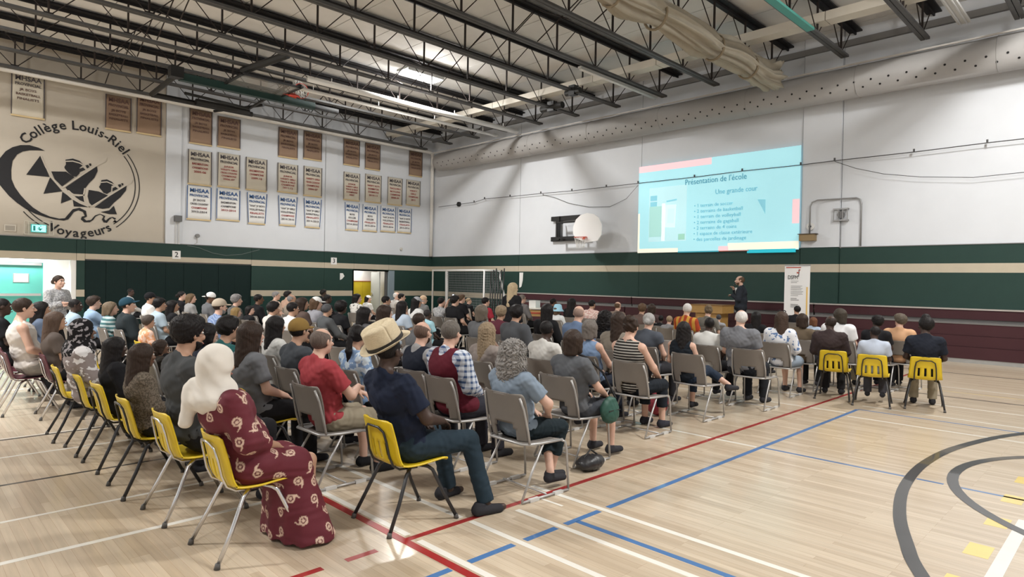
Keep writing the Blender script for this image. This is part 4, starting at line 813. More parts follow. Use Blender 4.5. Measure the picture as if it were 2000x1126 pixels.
def folds(amp, sc=1.0):
    def f(X, Y, Z): return amp*(np.sin(31*sc*X+9*np.sin(13*Z)+7*Y)*np.sin(23*sc*Z+6*np.sin(17*X+5*Y))+.6*np.sin(47*sc*Z+11*X+8*np.sin(19*Y)))
    return f
def hairnoise(amp, sc=1.0):
    def f(X, Y, Z): return amp*(np.sin(95*sc*X+6*np.sin(22*Z))+np.sin(88*sc*Y+5*np.sin(25*Z+9*X)))
    return f
def curlnoise(amp):
    def f(X, Y, Z): return amp*(np.sin(165*X+5*np.sin(60*Y+1))*np.sin(160*Z+5*np.sin(62*X))+.8*np.sin(170*Y+5*np.sin(58*Z)+4*np.sin(50*X)))
    return f
HC = (0, -.005, 1.205)
def joints(pose):
    J = dict(pel=(0, .045, .555), abd=(0, -.005, .72), che=(0, -.045, .90), nb=(0, -.055, 1.045), hd=HC,
             sh=[(-.17, -.045, .985), (.17, -.045, .985)], el=[(-.235, .03, .745), (.235, .03, .745)], wr=[(-.075, .28, .64), (.075, .28, .64)],
             hip=[(-.09, .07, .53), (.09, .07, .53)], kn=[(-.12, .49, .515), (.12, .49, .515)], an=[(-.12, .50, .085), (.12, .50, .085)], stand=False)
    if pose == 'cross': J['el'] = [(-.25, 0.100, .76), (.25, 0.100, .76)]; J['wr'] = [(.04, 0.280, .79), (-.05, 0.245, .77)]
    if pose == 'hand': J['el'][1] = (.17, 0.250, .80); J['wr'][1] = (.09, 0.195, 1.02)
    if pose == 'phone': J['el'] = [(-.2, 0.240, .97), (.2, 0.260, 1.0)]; J['wr'] = [(-.10, 0.280, 1.22), (.06, 0.340, 1.24)]
    if pose == 'man': J['el'] = [(-.235, 0.050, .745), (.27, 0.080, .76)]; J['wr'] = [(-.05, 0.270, .66), (.11, 0.330, .68)]; J['kn'] = [(-.14, 0.500, .515), (.2, 0.520, .53)]; J['an'] = [(-.12, 0.600, .085), (.34, 0.580, .085)]
    if pose == 'redman': J['el'] = [(-.25, 0.110, .75), (.25, 0.140, .76)]; J['wr'] = [(.06, 0.320, .75), (.0, 0.360, .78)]; J['kn'] = [(-.15, 0.500, .51), (.17, 0.500, .51)]
    if pose == 'akimbo': J['el'] = [(-.25, 0.080, .75), (.33, 0.100, .79)]; J['wr'] = [(-.02, 0.280, .66), (.17, 0.280, .66)]; J['kn'] = [(-.05, 0.480, .52), (.16, 0.480, .50)]; J['an'] = [(.20, 0.300, .10), (.10, 0.420, .085)]
    if pose == 'legcross': J['kn'] = [(-.10, 0.480, .51), (.14, 0.460, .60)]; J['an'] = [(-.12, 0.500, .085), (.46, 0.500, .42)]; J['wr'] = [(-.02, 0.280, .68), (.12, 0.300, .68)]
    if pose == 'down': J['el'] = [(-.235, 0.080, .76), (.24, 0.100, .76)]; J['wr'] = [(-.12, 0.330, .66), (.14, 0.340, .66)]
    if pose in ('stand', 'speaker', 'crossstand'):
        u = .40
        J['pel'] = (0, -.04, .555); J['abd'] = (0, -.05, .72); J['che'] = (0, -.05, .90)
        for k in ('pel', 'abd', 'che', 'nb', 'hd'): x, y, z = J[k]; J[k] = (x, y+.06, z+u)
        J['sh'] = [(x, y+.06, z+u) for x, y, z in J['sh']]; J['hip'] = [(-.09, 0, .92), (.09, 0, .92)]; J['kn'] = [(-.10, .02, .50), (.10, .02, .50)]; J['an'] = [(-.11, -.02, .085), (.11, -.02, .085)]
        J['el'] = [(-.23, .0, 1.13), (.23, 0, 1.13)]; J['wr'] = [(-.23, .06, .88), (.23, .06, .88)]; J['stand'] = True
        if pose == 'crossstand': J['wr'] = [(-.03, .2, 1.20), (.06, .22, 1.22)]; J['el'] = [(-.24, .04, 1.14), (.24, .04, 1.14)]
        if pose == 'speaker': J['el'] = [(-.24, .05, 1.15), (.22, .12, 1.17)]; J['wr'] = [(.05, .24, 1.25), (.07, .20, 1.40)]
    return J
def gj(pose, g):
    J = joints(pose)
    if not J['stand']:
        for k, q in (('pel', .12), ('abd', .12), ('che', .11)): x, y, z = J[k]; J[k] = (x, y+q*(g-1), z)
        if g > 1.05: J['sh'] = [(x*(1+.35*(g-1)), y+.04*(g-1), z) for x, y, z in J['sh']]
        if pose in ('man', 'back'):
            f = 1.0 if pose == 'man' else 1.35
            for k, q in (('pel', .10), ('abd', .09), ('che', .055), ('nb', .01)): x, y, z = J[k]; J[k] = (x, y+q*f, z)
            for k, q in (('sh', .04), ('el', .05), ('wr', .06), ('hip', .07), ('kn', .06), ('an', .05)): J[k] = [(x, y+q*f, z) for x, y, z in J[k]]
    return J
def rotz(p, a, c=(0, 0)):
    x, y = p[0]-c[0], p[1]-c[1]; return (c[0]+x*math.cos(a)-y*math.sin(a), c[1]+x*math.sin(a)+y*math.cos(a), p[2])
def add_hand(s, w, e, side, h):
    w = V(*w); f = w-V(*e); f /= np.linalg.norm(f); n = np.cross(f, V(0, 0, 1)); n /= np.linalg.norm(n)+1e-6; pn = np.cross(n, f)
    sd = n*(-side); dn = -pn if pn[2] > 0 else pn
    f = f*.92+dn*.25; f /= np.linalg.norm(f)
    for i, (o, L) in enumerate(((-.03, .060), (-.0105, .078), (.0105, .082), (.03, .074))):
        kn = w+f*.085+sd*o; s.cap(w+sd*o*.5, kn, .014, .0115, .006)
        m1 = kn+(f*.8+dn*.5)*L*.5; m2 = m1+(f*.35+dn*.9)*L*.42; s.cap(kn, m1, .0095, .0085, .003); s.cap(m1, m2, .0085, .0068, .002)
    t0 = w+f*.02+sd*.028; t1 = w+f*.055+sd*.055+dn*.01; t2 = w+f*.085+sd*.055+dn*.03; s.cap(t0, t1, .0125, .011, .006); s.cap(t1, t2, .0105, .0085, .003)
def body_mesh(pose, g, yaw, h, under):
    J = gj(pose, g); s = SDF(); u = -.012 if under else 0
    s.ell(J['pel'], (.165*g+u, .125*g+u, .12), .04); s.ell(J['abd'], (.15*g+u, .115*g+u, .15), .05); s.ell(J['che'], (.165*g+u, .11*g+u, .16), .05)
    s.cap(J['sh'][0], J['sh'][1], .058+u, .058+u, .04); s.cap((J['nb'][0], J['nb'][1]-.005, J['nb'][2]-.03), (0, J['hd'][1]-.02, J['hd'][2]-.07), .056*(.9+.1*g), .050*(.85+.15*g), .02)
    for i, sd in ((0, -1), (1, 1)):
        sh, el, wr = J['sh'][i], J['el'][i], J['wr'][i]
        s.cap((sh[0]*.85, sh[1], sh[2]+.012), (sd*.03, J['nb'][1], J['nb'][2]+.02), .042, .036, .03)
        s.cap(sh, el, (.052*g)+u, .041*g+u*.5, .03); s.cap(el, wr, .041*g, .027, .012); add_hand(s, wr, el, sd, h)
        hp, kn, an = J['hip'][i], J['kn'][i], J['an'][i]
        s.cap(hp, kn, .085*g+u, .056+u*.4, .03); s.cap(kn, an, .052, .036, .015)
        s.cap((kn[0]*.6+an[0]*.4, kn[1]*.6+an[1]*.4-.015, kn[2]*.6+an[2]*.4), (kn[0]*.4+an[0]*.6, kn[1]*.4+an[1]*.6, kn[2]*.4+an[2]*.6), .050, .035, .02)
        z = an[2]-.085; s.cap((an[0], an[1]-.03, z+.045), (an[0]*1.12, an[1]+.14, z+.03), .034, .025, .02)
    c = J['hd']; R = lambda p: tuple(np.array(rotz(p, yaw))+np.array([c[0], c[1], c[2]]))
    s.ell(R((0, -.012, .028)), (.074, .094, .086), .02, rz=yaw); s.ell(R((0, .022, -.045)), (.056, .066, .062), .03, rz=yaw); s.ell(R((0, .062, -.088)), (.024, .022, .02), .025, rz=yaw)
    s.ell(R((0, .075, .035)), (.05, .016, .012), .02, rz=yaw)
    if h < .017:
        for q in (-1, 1): s.ell(R((q*.030, .092, .012)), (.017, .014, .011), .010, op='-', rz=yaw); s.ell(R((q*.042, .072, -.022)), (.02, .018, .018), .015, rz=yaw)
        s.ell(R((0, .088, -.058)), (.024, .012, .009), .008, rz=yaw); s.ell(R((0, .083, -.074)), (.018, .012, .008), .01, rz=yaw)
    s.cap(R((0, .085, .018)), R((0, .112, -.022)), .008, .013, .010); s.ell(R((0, .096, -.026)), (.019, .014, .010), .008, rz=yaw)
    for q in (-1, 1):
        s.ell(R((q*.077, -.008, -.002)), (.010, .020, .031), .006, rz=yaw+q*.25)
        if h < .012: s.ell(R((q*.086, -.0, .002)), (.006, .010, .017), .004, op='-', rz=yaw)
    return s.mesh('person', h)
def torso_cloth(pose, g, sleeve, h, infl, amp, low=None, vest=False):
    J = gj(pose, g); s = SDF(); u = infl; b = J['pel'][2]
    s.ell(J['pel'], (.165*g+u, .125*g+u, .12), .04); s.ell(J['abd'], (.152*g+u, .118*g+u, .15), .05); s.ell(J['che'], (.168*g+u, .113*g+u, .158), .05)
    if sleeve != 'tank':
        s.cap(J['sh'][0], J['sh'][1], .058+u, .058+u, .04)
        s.cap((J['nb'][0], J['nb'][1]-.01, J['nb'][2]-.05), (0, J['nb'][1]-.005, J['nb'][2]+.012), .07, .060, .02)
    else: s.cap((-(.15 if vest else .11), J['sh'][0][1], J['sh'][0][2]), ((.15 if vest else .11), J['sh'][0][1], J['sh'][0][2]), .058+u, .058+u, .04, cut=(((-(.20 if vest else .155), 0, 0), (-1, 0, 0)), (((.20 if vest else .155), 0, 0), (1, 0, 0))))
    for i, sd in ((0, -1), (1, 1)):
        sh, el, wr = np.array(J['sh'][i]), np.array(J['el'][i]), np.array(J['wr'][i])
        if sleeve != 'tank' or True:
            q = .85 if sleeve != 'tank' or vest else .6
            s.cap((sh[0]*q, sh[1], sh[2]+.012), (sd*.03, J['nb'][1], J['nb'][2]+.005), .045+u*.6, .045, .03)
        if sleeve in ('short', 'long', 'cap') and not vest:
            f = {'short': .72, 'cap': .35, 'long': 1}[sleeve]; e = sh+(el-sh)*min(1, f); d = (el-sh)/np.linalg.norm(el-sh)
            s.cap(sh, el if sleeve == 'long' else sh+(el-sh)*.9, .054*g+u+.004, .05*g+u, .03, cut=() if sleeve == 'long' else ((e, d),))
            if sleeve == 'long': d2 = (wr-el)/np.linalg.norm(wr-el); s.cap(el, wr, .046*g+u, .032+u, .015, cut=((wr-d2*.02, d2),))
    lowz = (b-.095) if low is None else low
    s.halfspace((0, 0, lowz), (0, 0, 1))
    return s.mesh('shirt', h, folds(amp) if amp else None)
def leg_cloth(pose, g, kind, h, infl, amp):
    J = gj(pose, g); s = SDF(); u = infl
    s.ell(J['pel'], (.166*g+u-.012, .128*g+u-.012, .11), .03)
    for i in (0, 1):
        hp, kn, an = [np.array(J[k][i]) for k in ('hip', 'kn', 'an')]; d = (an-kn)/np.linalg.norm(an-kn)
        if kind == 'shorts': dd = (kn-hp)/np.linalg.norm(kn-hp); e = hp+(kn-hp)*.88; s.cap(hp, kn+dd*.05, .088*g+u, .072+u, .03, cut=((e, dd),))
        else:
            s.cap(hp, kn, .088*g+u, .060+u, .03)
            f = {'long': 1.0, 'capri': .62}[kind]; e = kn+(an-kn)*f; s.cap(kn, an+d*.04, .056+u, .05+u, .02, cut=((e, d),))
    s.halfspace((0, 0, .03), (0, 0, 1)) if not J['stand'] else None
    return s.mesh('trousers', h, folds(amp, .8) if amp else None)
def shoe_mesh(pose, h, i):
    J = joints(pose); s = SDF()
    if 1:
        an = J['an'][i]; z = an[2]-.085
        s.cap((an[0], an[1]-.035, z+.045), (an[0]*1.12, an[1]+.15, z+.028), .043, .034, .02, cut=(((0, 0, z+.0), (0, 0, -1)),)); s.cap((an[0], an[1]-.02, z+.05), (an[0], an[1]-.005, z+.09), .04, .042, .02, cut=(((0, 0, z+.095), (0, 0, 1)),))
    return s.mesh('shoe', h)
def hair_mesh(style, h):
    s = SDF(); face = ((0, .045, .03), (0, .80, -.60)); nape = ((0, 0, -.075), (0, 0, -1)); fr = ((0, .035, .0), (0, .95, -.3))
    base = lambda u=0, k=.0: s.ell((0, -.016, .034), (.084+u, .103+u, .093+u), k, cut=(face, nape))
    nz = hairnoise(.0012)
    if style == 'short': base(); nz = curlnoise(.0014)
    elif style == 'crop': s.ell((0, -.015, .030), (.079, .098, .089), 0, cut=(face, ((0, 0, -.06), (0, 0, -1)))); nz = None
    elif style == 'fringe': s.ell((0, -.014, .024), (.0775, .0955, .088), 0, cut=(((0, .035, 0), (0, 1, .25)), ((0, 0, .052), (0, .45, .9)), ((0, 0, -.06), (0, 0, -1)))); nz = None
    elif style == 'balding': s.ell((0, -.022, .022), (.081, .099, .091), 0, cut=(face, ((0, 0, .075), (0, .35, .93)), nape)); nz = None
    elif style == 'thick': base(.012, .02); s.ell((0, .03, .09), (.075, .06, .04), .03); nz = hairnoise(.003)
    elif style == 'big': base(.008, .02); s.ell((0, -.015, .075), (.090, .105, .072), .03); s.ell((0, .05, .095), (.06, .05, .035), .03); nz = curlnoise(.0032)
    elif style in ('long', 'vlong', 'bob', 'wavy'):
        base(.006, .02); L = {'long': -.26, 'vlong': -.34, 'bob': -.10, 'wavy': -.33}[style]
        s.cap((0, -.06, .02), (0, -.085, L), .088, {'bob': .07, 'vlong': .092, 'wavy': .088, 'long': .085}[style], .04, cut=(fr,) if style != 'bob' else (fr, ((0, 0, L-.03), (0, 0, -1))))
        for q in (-1, 1): s.cap((q*.062, -.005, .03), (q*(.078 if style in ('bob', 'long') else .10), -.035, L*.85), .035, .03, .03)
        nz = hairnoise(.0016) if style != 'wavy' else curlnoise(.005)
    elif style == 'curlylong':
        s.ell((0, -.03, .03), (.125, .125, .115), .03, cut=(face,)); s.ell((0, -.06, -.09), (.15, .10, .14), .04, cut=(fr,)); s.ell((0, -.07, -.19), (.12, .08, .10), .04); nz = curlnoise(.012)
    elif style == 'afro': s.ell((0, -.02, .045), (.13, .135, .125), 0, cut=(face,)); nz = curlnoise(.006)
    elif style == 'flat': base(.01, .02); s.cap((0, -.01, .09), (0, -.0, .12), .07, .06, .02); nz = curlnoise(.003)
    elif style == 'curlytop': base(.008, .02); s.ell((0, -.01, .08), (.09, .10, .06), .03); nz = curlnoise(.006)
    elif style == 'bun': base(.003, .02); s.ell((0, -.125, .0), (.045, .045, .045), .015); nz = hairnoise(.002)
    elif style == 'updo': base(.004, .02); s.ell((0, -.07, .10), (.055, .055, .045), .03); nz = hairnoise(.004)
    elif style == 'pony': base(.003, .02); s.ell((0, -.115, .015), (.03, .03, .03), .02); s.cap((0, -.13, .0), (.01, -.155, -.14), .032, .034, .02); s.cap((.01, -.155, -.14), (.0, -.13, -.32), .034, .012, .02); nz = hairnoise(.002)
    elif style == 'braids': base(.002, .02)
    if style == 'braids':
        for q in (-1, 1): s.cap((q*.07, 0, -.03), (q*.09, .02, -.25), .022, .014, .02)
    me = s.mesh('hair', h, nz); return me
def cap_mesh(h):
    s = SDF(); s.ell((0, -.012, .045), (.094, .114, .100), 0, cut=(((0, 0, .022), (0, .12, -1)),)); s.ell((0, .105, .036), (.070, .078, .012), .008, cut=(((0, .07, 0), (0, -1, 0)),)); return s.mesh('cap', h)
def beanie_mesh(h): s = SDF(); s.ell((0, -.012, .045), (.092, .112, .098), 0, cut=(((0, 0, .02), (0, .3, -1)),)); return s.mesh('cap', h)
def hijab_mesh(h):
    s = SDF(); s.ell((0, -.015, .03), (.098, .118, .112), .03); s.cap((0, -.03, -.02), (0, -.05, -.20), .098, .10, .04); s.ell((0, -.03, -.21), (.19, .135, .075), .06); s.cap((-.10, -.10, -.14), (-.13, -.13, -.36), .055, .04, .05); s.ell((0, .03, -.15), (.10, .09, .07), .05)
    s.ell((0, .115, -.01), (.058, .06, .082), .015, op='-')
    return s.mesh('head_scarf', h, lambda X, Y, Z: .0028*np.sin(55*(X+.6*Y+.6*Z)+3*np.sin(9*Z))*np.clip(.8-4*Z, 0, 1.3)+.001*np.sin(90*(Z+.8*X)))
MC = {}
def cached(key, fn):
    if key not in MC: MC[key] = fn()
    return MC[key]
def put(name, me, mat, parent=None):
    o = bpy.data.objects.new(name, me); COL.objects.link(o)
    if not me.materials: me.materials.append(mat)
    o.material_slots[0].link = 'OBJECT'; o.material_slots[0].material = mat
    if parent: o.parent = parent
    return o
CL = {}
def cloth(c, kind='plain'):
    if isinstance(c, str): return CL[c]
    k = ('c',)+tuple(c)
    if k not in CL: CL[k] = M('cloth %s' % str(c), c, .85, var=.1, scale=9, bump=.12)
    return CL[k]
def skinm(c): return M('skin %s' % str(c), c, .5, var=.06, scale=14)
def hairm(c): return M('hair %s' % str(c), c, .5, var=.55, scale=16, bump=.7, stretch=(7, 7, .6))
def pattern(name, a, b, fn):
    mt, t, bs = nt(name); tc = t.nodes.new('ShaderNodeTexCoord'); bs.inputs['Roughness'].default_value = .85; bs.inputs['Specular IOR Level'].default_value = .18
    fac = fn(t, tc.outputs['Object']); mx = t.nodes.new('ShaderNodeMix'); mx.data_type = 'RGBA'; mx.inputs[6].default_value = (*a, 1); mx.inputs[7].default_value = (*b, 1)
    t.links.new(fac, mx.inputs[0]); t.links.new(mx.outputs[2], bs.inputs['Base Color']); CL[name] = mt
def stripes(freq, axis=2, th=.5):
    def fn(t, co):
        sp = t.nodes.new('ShaderNodeSeparateXYZ'); t.links.new(co, sp.inputs[0]); m1 = t.nodes.new('ShaderNodeMath'); m1.operation = 'MULTIPLY'; m1.inputs[1].default_value = freq; t.links.new(sp.outputs[axis], m1.inputs[0])
        m2 = t.nodes.new('ShaderNodeMath'); m2.operation = 'FRACT'; t.links.new(m1.outputs[0], m2.inputs[0]); m3 = t.nodes.new('ShaderNodeMath'); m3.operation = 'GREATER_THAN'; m3.inputs[1].default_value = th; t.links.new(m2.outputs[0], m3.inputs[0]); return m3.outputs[0]
    return fn
def blobs(scale, th=.5, stretch=(1, 1, 1)):
    def fn(t, co):
        mp = t.nodes.new('ShaderNodeMapping'); mp.inputs['Scale'].default_value = stretch; t.links.new(co, mp.inputs[0]); n = t.nodes.new('ShaderNodeTexNoise'); n.inputs['Scale'].default_value = scale; n.inputs['Detail'].default_value = 2; t.links.new(mp.outputs[0], n.inputs['Vector'])
        m3 = t.nodes.new('ShaderNodeMath'); m3.operation = 'GREATER_THAN'; m3.inputs[1].default_value = th; t.links.new(n.outputs['Fac'], m3.inputs[0]); return m3.outputs[0]
    return fn
def plaid(freq):
    def fn(t, co):
        a = stripes(freq, 2, .6)(t, co); b = stripes(freq, 1, .6)(t, co); ad = t.nodes.new('ShaderNodeMath'); ad.operation = 'ADD'; t.links.new(a, ad.inputs[0]); t.links.new(b, ad.inputs[1]); m = t.nodes.new('ShaderNodeMath'); m.operation = 'MULTIPLY'; m.inputs[1].default_value = .5; t.links.new(ad.outputs[0], m.inputs[0]); return m.outputs[0]
    return fn
pattern('stripedtank', (.025, .022, .02), (.42, .40, .36), stripes(32, 2, .62)); pattern('plaidblue', (.62, .66, .72), (.05, .09, .2), plaid(20)); pattern('scarfdark', (.012, .011, .012), (.30, .28, .29), blobs(22, .56)); pattern('greyshawl', (.26, .22, .21), (.68, .66, .66), blobs(9, .52, (1, 1, 2)))
pattern('tiedye', (.25, .38, .60), (.62, .72, .80), blobs(14, .5)); pattern('checkblue', (.10, .16, .32), (.35, .42, .55), plaid(45)); pattern('tealstripe', (.06, .16, .17), (.42, .50, .50), stripes(14, 2, .5)); pattern('pinkpattern', (.62, .38, .34), (.80, .68, .62), blobs(30, .5)); pattern('peachpattern', (.70, .34, .18), (.78, .55, .45), blobs(16, .5)); pattern('bwpattern', (.72, .70, .66), (.02, .02, .02), blobs(14, .58)); pattern('whiteblue', (.72, .74, .78), (.12, .20, .38), blobs(16, .60)); pattern('knitbrown', (.085, .07, .052), (.16, .13, .10), blobs(60, .5)); pattern('greytweed', (.28, .28, .29), (.48, .48, .48), blobs(40, .5)); pattern('orangeyellow', (.32, .05, .02), (.50, .27, .05), stripes(9, 0, .5))
eyeM = M('eye white', (.7, .68, .65), .2); irM = M('dark iris', (.03, .02, .015), .1); lipM = M('lips', (.32, .12, .10), .5); browM = M('brow', (.04, .03, .025), .8)
def eyes_mesh():
    m = MB()
    for q in (-1, 1):
        P = [(.0105*math.cos(a), .0105*math.sin(a)) for a in np.linspace(-1.57, 1.57, 7)]
        l = lathe([(abs(r), z) for r, z in P], 10); m.add([(v[0]+q*.030, v[1]+.078, v[2]+.012) for v in l.v], l.f)
    return m
def person(pid, x, y, z, P):
    sex, hs, hc, sk, slv, top, bot, g, pose, label = P[:10]; ex = P[10] if len(P) > 10 else {}
    d = math.hypot(x, y); h = .0095 if d < 6.0 else (.0125 if d < 9 else .019)
    if ex.get('h'): h = ex['h']
    s = z/1.2 if z > 1.2 else (z-.45)/.75; zo = 0 if z > 1.2 else .45*(1-s)
    if joints(pose)['stand']: s = z/1.605; zo = 0
    tx, ty = ex.get('look', (-9.5, 17.5)); tr = ex.get('rz', 0.0)
    want = math.atan2(-(tx-x), ty-y)-tr
    yq = max(-.9, min(.9, round(want/.3)*.3)) if 'yaw' not in ex else ex['yaw']
    skm = skinm(sk); rx = ex.get('off', (0, 0))
    body = put('person', cached(('b', pose, g, yq, h, slv), lambda: body_mesh(pose, g, yq, h, True)), skm)
    body.location = (x+rx[0], y+rx[1], zo); body.rotation_euler = (0, 0, tr); body.scale = (s, s, s)
    tag(body, label, 'person', 'seated audience' if pose not in ('stand', 'speaker', 'crossstand') else None)
    if 'group' in body and ex.get('nogroup'): del body['group']
    u = .014 if h < .015 else .019; amp = .0035 if h < .015 else 0
    if slv == 'dress': 
        put('dress', dress_mesh(pose, g), ex['dressmat'], body)
    else:
        put('shirt', cached(('s', pose, g, slv, h), lambda: torso_cloth(pose, g, slv, h, u, amp)), cloth(top), body)
        if ex.get('vest'): put('vest', cached(('v', pose, g, h), lambda: torso_cloth(pose, g, 'tank', h, u+.012, amp*.7, vest=True)), cloth(ex['vest']), body)
        put('trousers', cached(('t', pose, g, ex.get('legs', 'long'), h), lambda: leg_cloth(pose, g, ex.get('legs', 'long'), h, u-.002, amp*.8)), cloth(bot), body)
    hh = max(h*.8, .006)
    [put('shoe', cached(('f', pose, h, i_), lambda: shoe_mesh(pose, h, i_)), cloth(ex.get('shoes', (.03, .03, .035))), body) for i_ in (0, 1)]
    J = joints(pose); c = J['hd']
    def headpart(name, me, mat):
        o = put(name, me, mat, body); o.location = c; o.rotation_euler = (0, 0, yq); return o
    if hs == 'hijab': headpart('head_scarf', cached(('hijab', hh), lambda: hijab_mesh(hh)), ex.get('scarf') and cloth(ex['scarf']))
    elif hs != 'none': headpart('hair', cached(('h', hs, hh), lambda: hair_mesh(hs, hh)), hairm(hc))
    if ex.get('cap'): o = headpart('cap', cached(('cap', hh), lambda: cap_mesh(hh)), cloth(ex['cap'])); o.rotation_euler = (ex.get('tilt', 0), 0, yq+(math.pi if ex.get('back') else 0))
    if ex.get('beanie'): headpart('cap', cached(('beanie', hh), lambda: beanie_mesh(hh)), cloth(ex['beanie']))
    if d < 15 or ex.get('face'):
        headpart('eyes', cached(('eyes',), lambda: bpy_mesh('eyes', eyes_mesh())), eyeM)
        m = MB()
        for q in (-1, 1): m.add([(q*.030+.005*math.cos(a), .0885, .012+.005*math.sin(a)) for a in np.linspace(0, 6.28, 9)[:-1]], [tuple(range(8))])
        headpart('irises', cached(('iris',), lambda: bpy_mesh('irises', m)), irM)
        m2 = MB()
        for q in (-1, 1): m2.tube([(q*.014, .090, .034), (q*.030, .090, .040), (q*.046, .080, .034)], .004, 5)
        headpart('eyebrows', cached(('brow',), lambda: bpy_mesh('eyebrows', m2)), hairm(hc) if hs != 'hijab' else browM)
        m3 = MB().tube([(-.022, .092, -.064), (0, .101, -.063), (.022, .092, -.064)], .0055, 6)
        headpart('lips', cached(('lips',), lambda: bpy_mesh('lips', m3)), lipM if sum(sk) > .5 else M('dark lips', (.12, .05, .045), .5))
    if ex.get('beard'):
        def bd(): q = SDF(); q.ell((0, .024, -.052), (.062, .073, .064), 0, cut=(((0, 0, -.03), (0, .35, .93)), ((0, .0, 0), (0, -1, -.2)))); return q.mesh('beard', hh)
        headpart('beard', cached(('beard', hh), bd), hairm(ex['beard']))
    if ex.get('glasses'):
        def gl():
            m = MB()
            for q in (-1, 1): m.tube([(q*.032+.024*math.cos(a), .105, .010+.018*math.sin(a)) for a in [i*math.pi/7 for i in range(14)]], .0022, 5, True); m.tube([(q*.056, .103, .014), (q*.081, .06, .012), (q*.084, -.01, .008)], .002, 5)
            m.tube([(-.009, .106, .014), (.009, .106, .014)], .002, 5); return bpy_mesh('glasses', m)
        headpart('glasses', cached(('glasses',), gl), INK)
    return body
def bpy_mesh(name, mb):
    me = bpy.data.meshes.new(name); me.from_pydata(mb.v, [], mb.f); me.polygons.foreach_set('use_smooth', [True]*len(me.polygons)); return me
# ---- paisley dress: vertex-accurate print on a loose dress
def dress_mesh(pose, g):
    J = gj(pose, g); s = SDF(); u = .022
    s.ell((0, J['pel'][1]+.02, J['pel'][2]), (.20*g, .14*g, .125), .05); s.ell(J['abd'], (.160*g+u, .115*g+u, .16), .05); s.ell(J['che'], (.17*g+u, .115*g+u, .16), .05); s.cap(J['sh'][0], J['sh'][1], .07, .07, .04)
    for i in (0, 1):
        sh, el, wr = [np.array(J[k][i]) for k in ('sh', 'el', 'wr')]; d = (wr-el)/np.linalg.norm(wr-el)
        s.cap(sh, el, .078, .082, .04); s.cap(el, wr, .078, .06, .03, cut=((el+(wr-el)*.55, d),))
        s.cap((-.1+.2*i, .16, .53), (-.12+.26*i, .46, .51), .11, .10, .05)
    s.cap((-.06, .46, .50), (-.10, .50, .02), .11, .155, .08); s.cap((.10, .46, .50), (.20, .54, .02), .11, .17, .08); s.cap((0, .46, .48), (.05, .50, .05), .12, .17, .06)
    s.halfspace((0, 0, .012), (0, 0, 1))
    me = s.mesh('dress', .0075, lambda X, Y, Z: .006*np.clip(1-Z/.6, 0, 1)*np.sin(38*X+26*Y)+.003*np.sin(30*X+9*np.sin(13*Z)+7*Y)*np.sin(23*Z))
    co = np.empty(len(me.vertices)*3, np.float32); me.vertices.foreach_get('co', co); co = co.reshape(-1, 3)
    no = np.empty(len(me.vertices)*3, np.float32); me.vertex_normals.foreach_get('vector', no); no = no.reshape(-1, 3)
    rg = np.random.default_rng(4); pts = []; order = rg.permutation(len(co))
    for i in order:
        if all(((co[i]-co[j])**2).sum() > .112**2 for j in pts): pts.append(i)
        if len(pts) > 160: break
    val = np.zeros(len(co), np.float32)
    for i in pts:
        n = no[i]; a = np.cross(n, [0, 0, 1]); L = np.linalg.norm(a)
        if L < .2: a = np.cross(n, [1, 0, 0]); L = np.linalg.norm(a)
        a /= L; b = np.cross(n, a); th = rg.uniform(0, 6.28); p, q = a*math.cos(th)+b*math.sin(th), -a*math.sin(th)+b*math.cos(th)
        d = co-co[i]; near = (d**2).sum(1) < .07**2; u_ = d@p/.030; v_ = d@q/.030
        body_ = u_**2+v_**2 < 1; tail = (u_ > -.95) & (u_ < .1) & (v_ > 0) & (v_ < 2.0) & (np.abs(u_+.75-.28*v_**2*.6+.2) < .42*(1-v_/2.3)); inner = (u_**2+(v_)**2 < .36) & (u_**2+v_**2 > .12)
        val[near & (body_ | tail) & ~inner] = 1
    at = me.color_attributes.new('print', 'FLOAT_COLOR', 'POINT'); at.data.foreach_set('color', np.repeat(val, 4)); return me
mt, t_, bs = nt('paisley cloth'); at = t_.nodes.new('ShaderNodeAttribute'); at.attribute_name = 'print'; mx = t_.nodes.new('ShaderNodeMix'); mx.data_type = 'RGBA'; mx.inputs[6].default_value = (.105, .008, .018, 1); mx.inputs[7].default_value = (.60, .44, .34, 1)
t_.links.new(at.outputs['Fac'], mx.inputs[0]); t_.links.new(mx.outputs[2], bs.inputs['Base Color']); bs.inputs['Roughness'].default_value = .8; PAIS = mt
P_, T_, B_, D_ = (.60, .38, .29), (.42, .25, .17), (.15, .08, .05), (.055, .032, .024)
BK, DB, BR, LB, BL, GR, WH = (.012, .010, .010), (.035, .022, .016), (.10, .06, .035), (.28, .21, .135), (.45, .33, .18), (.22, .21, .205), (.62, .60, .58)
NAVY, BLACK, CH_, GREY, LG, WHT, DEN, KHK = (.012, .017, .035), (.012, .012, .014), (.045, .047, .05), (.14, .145, .155), (.33, .34, .36), (.70, .70, .69), (.06, .09, .14), (.30, .26, .19)
JEAN = (.018, .032, .045)
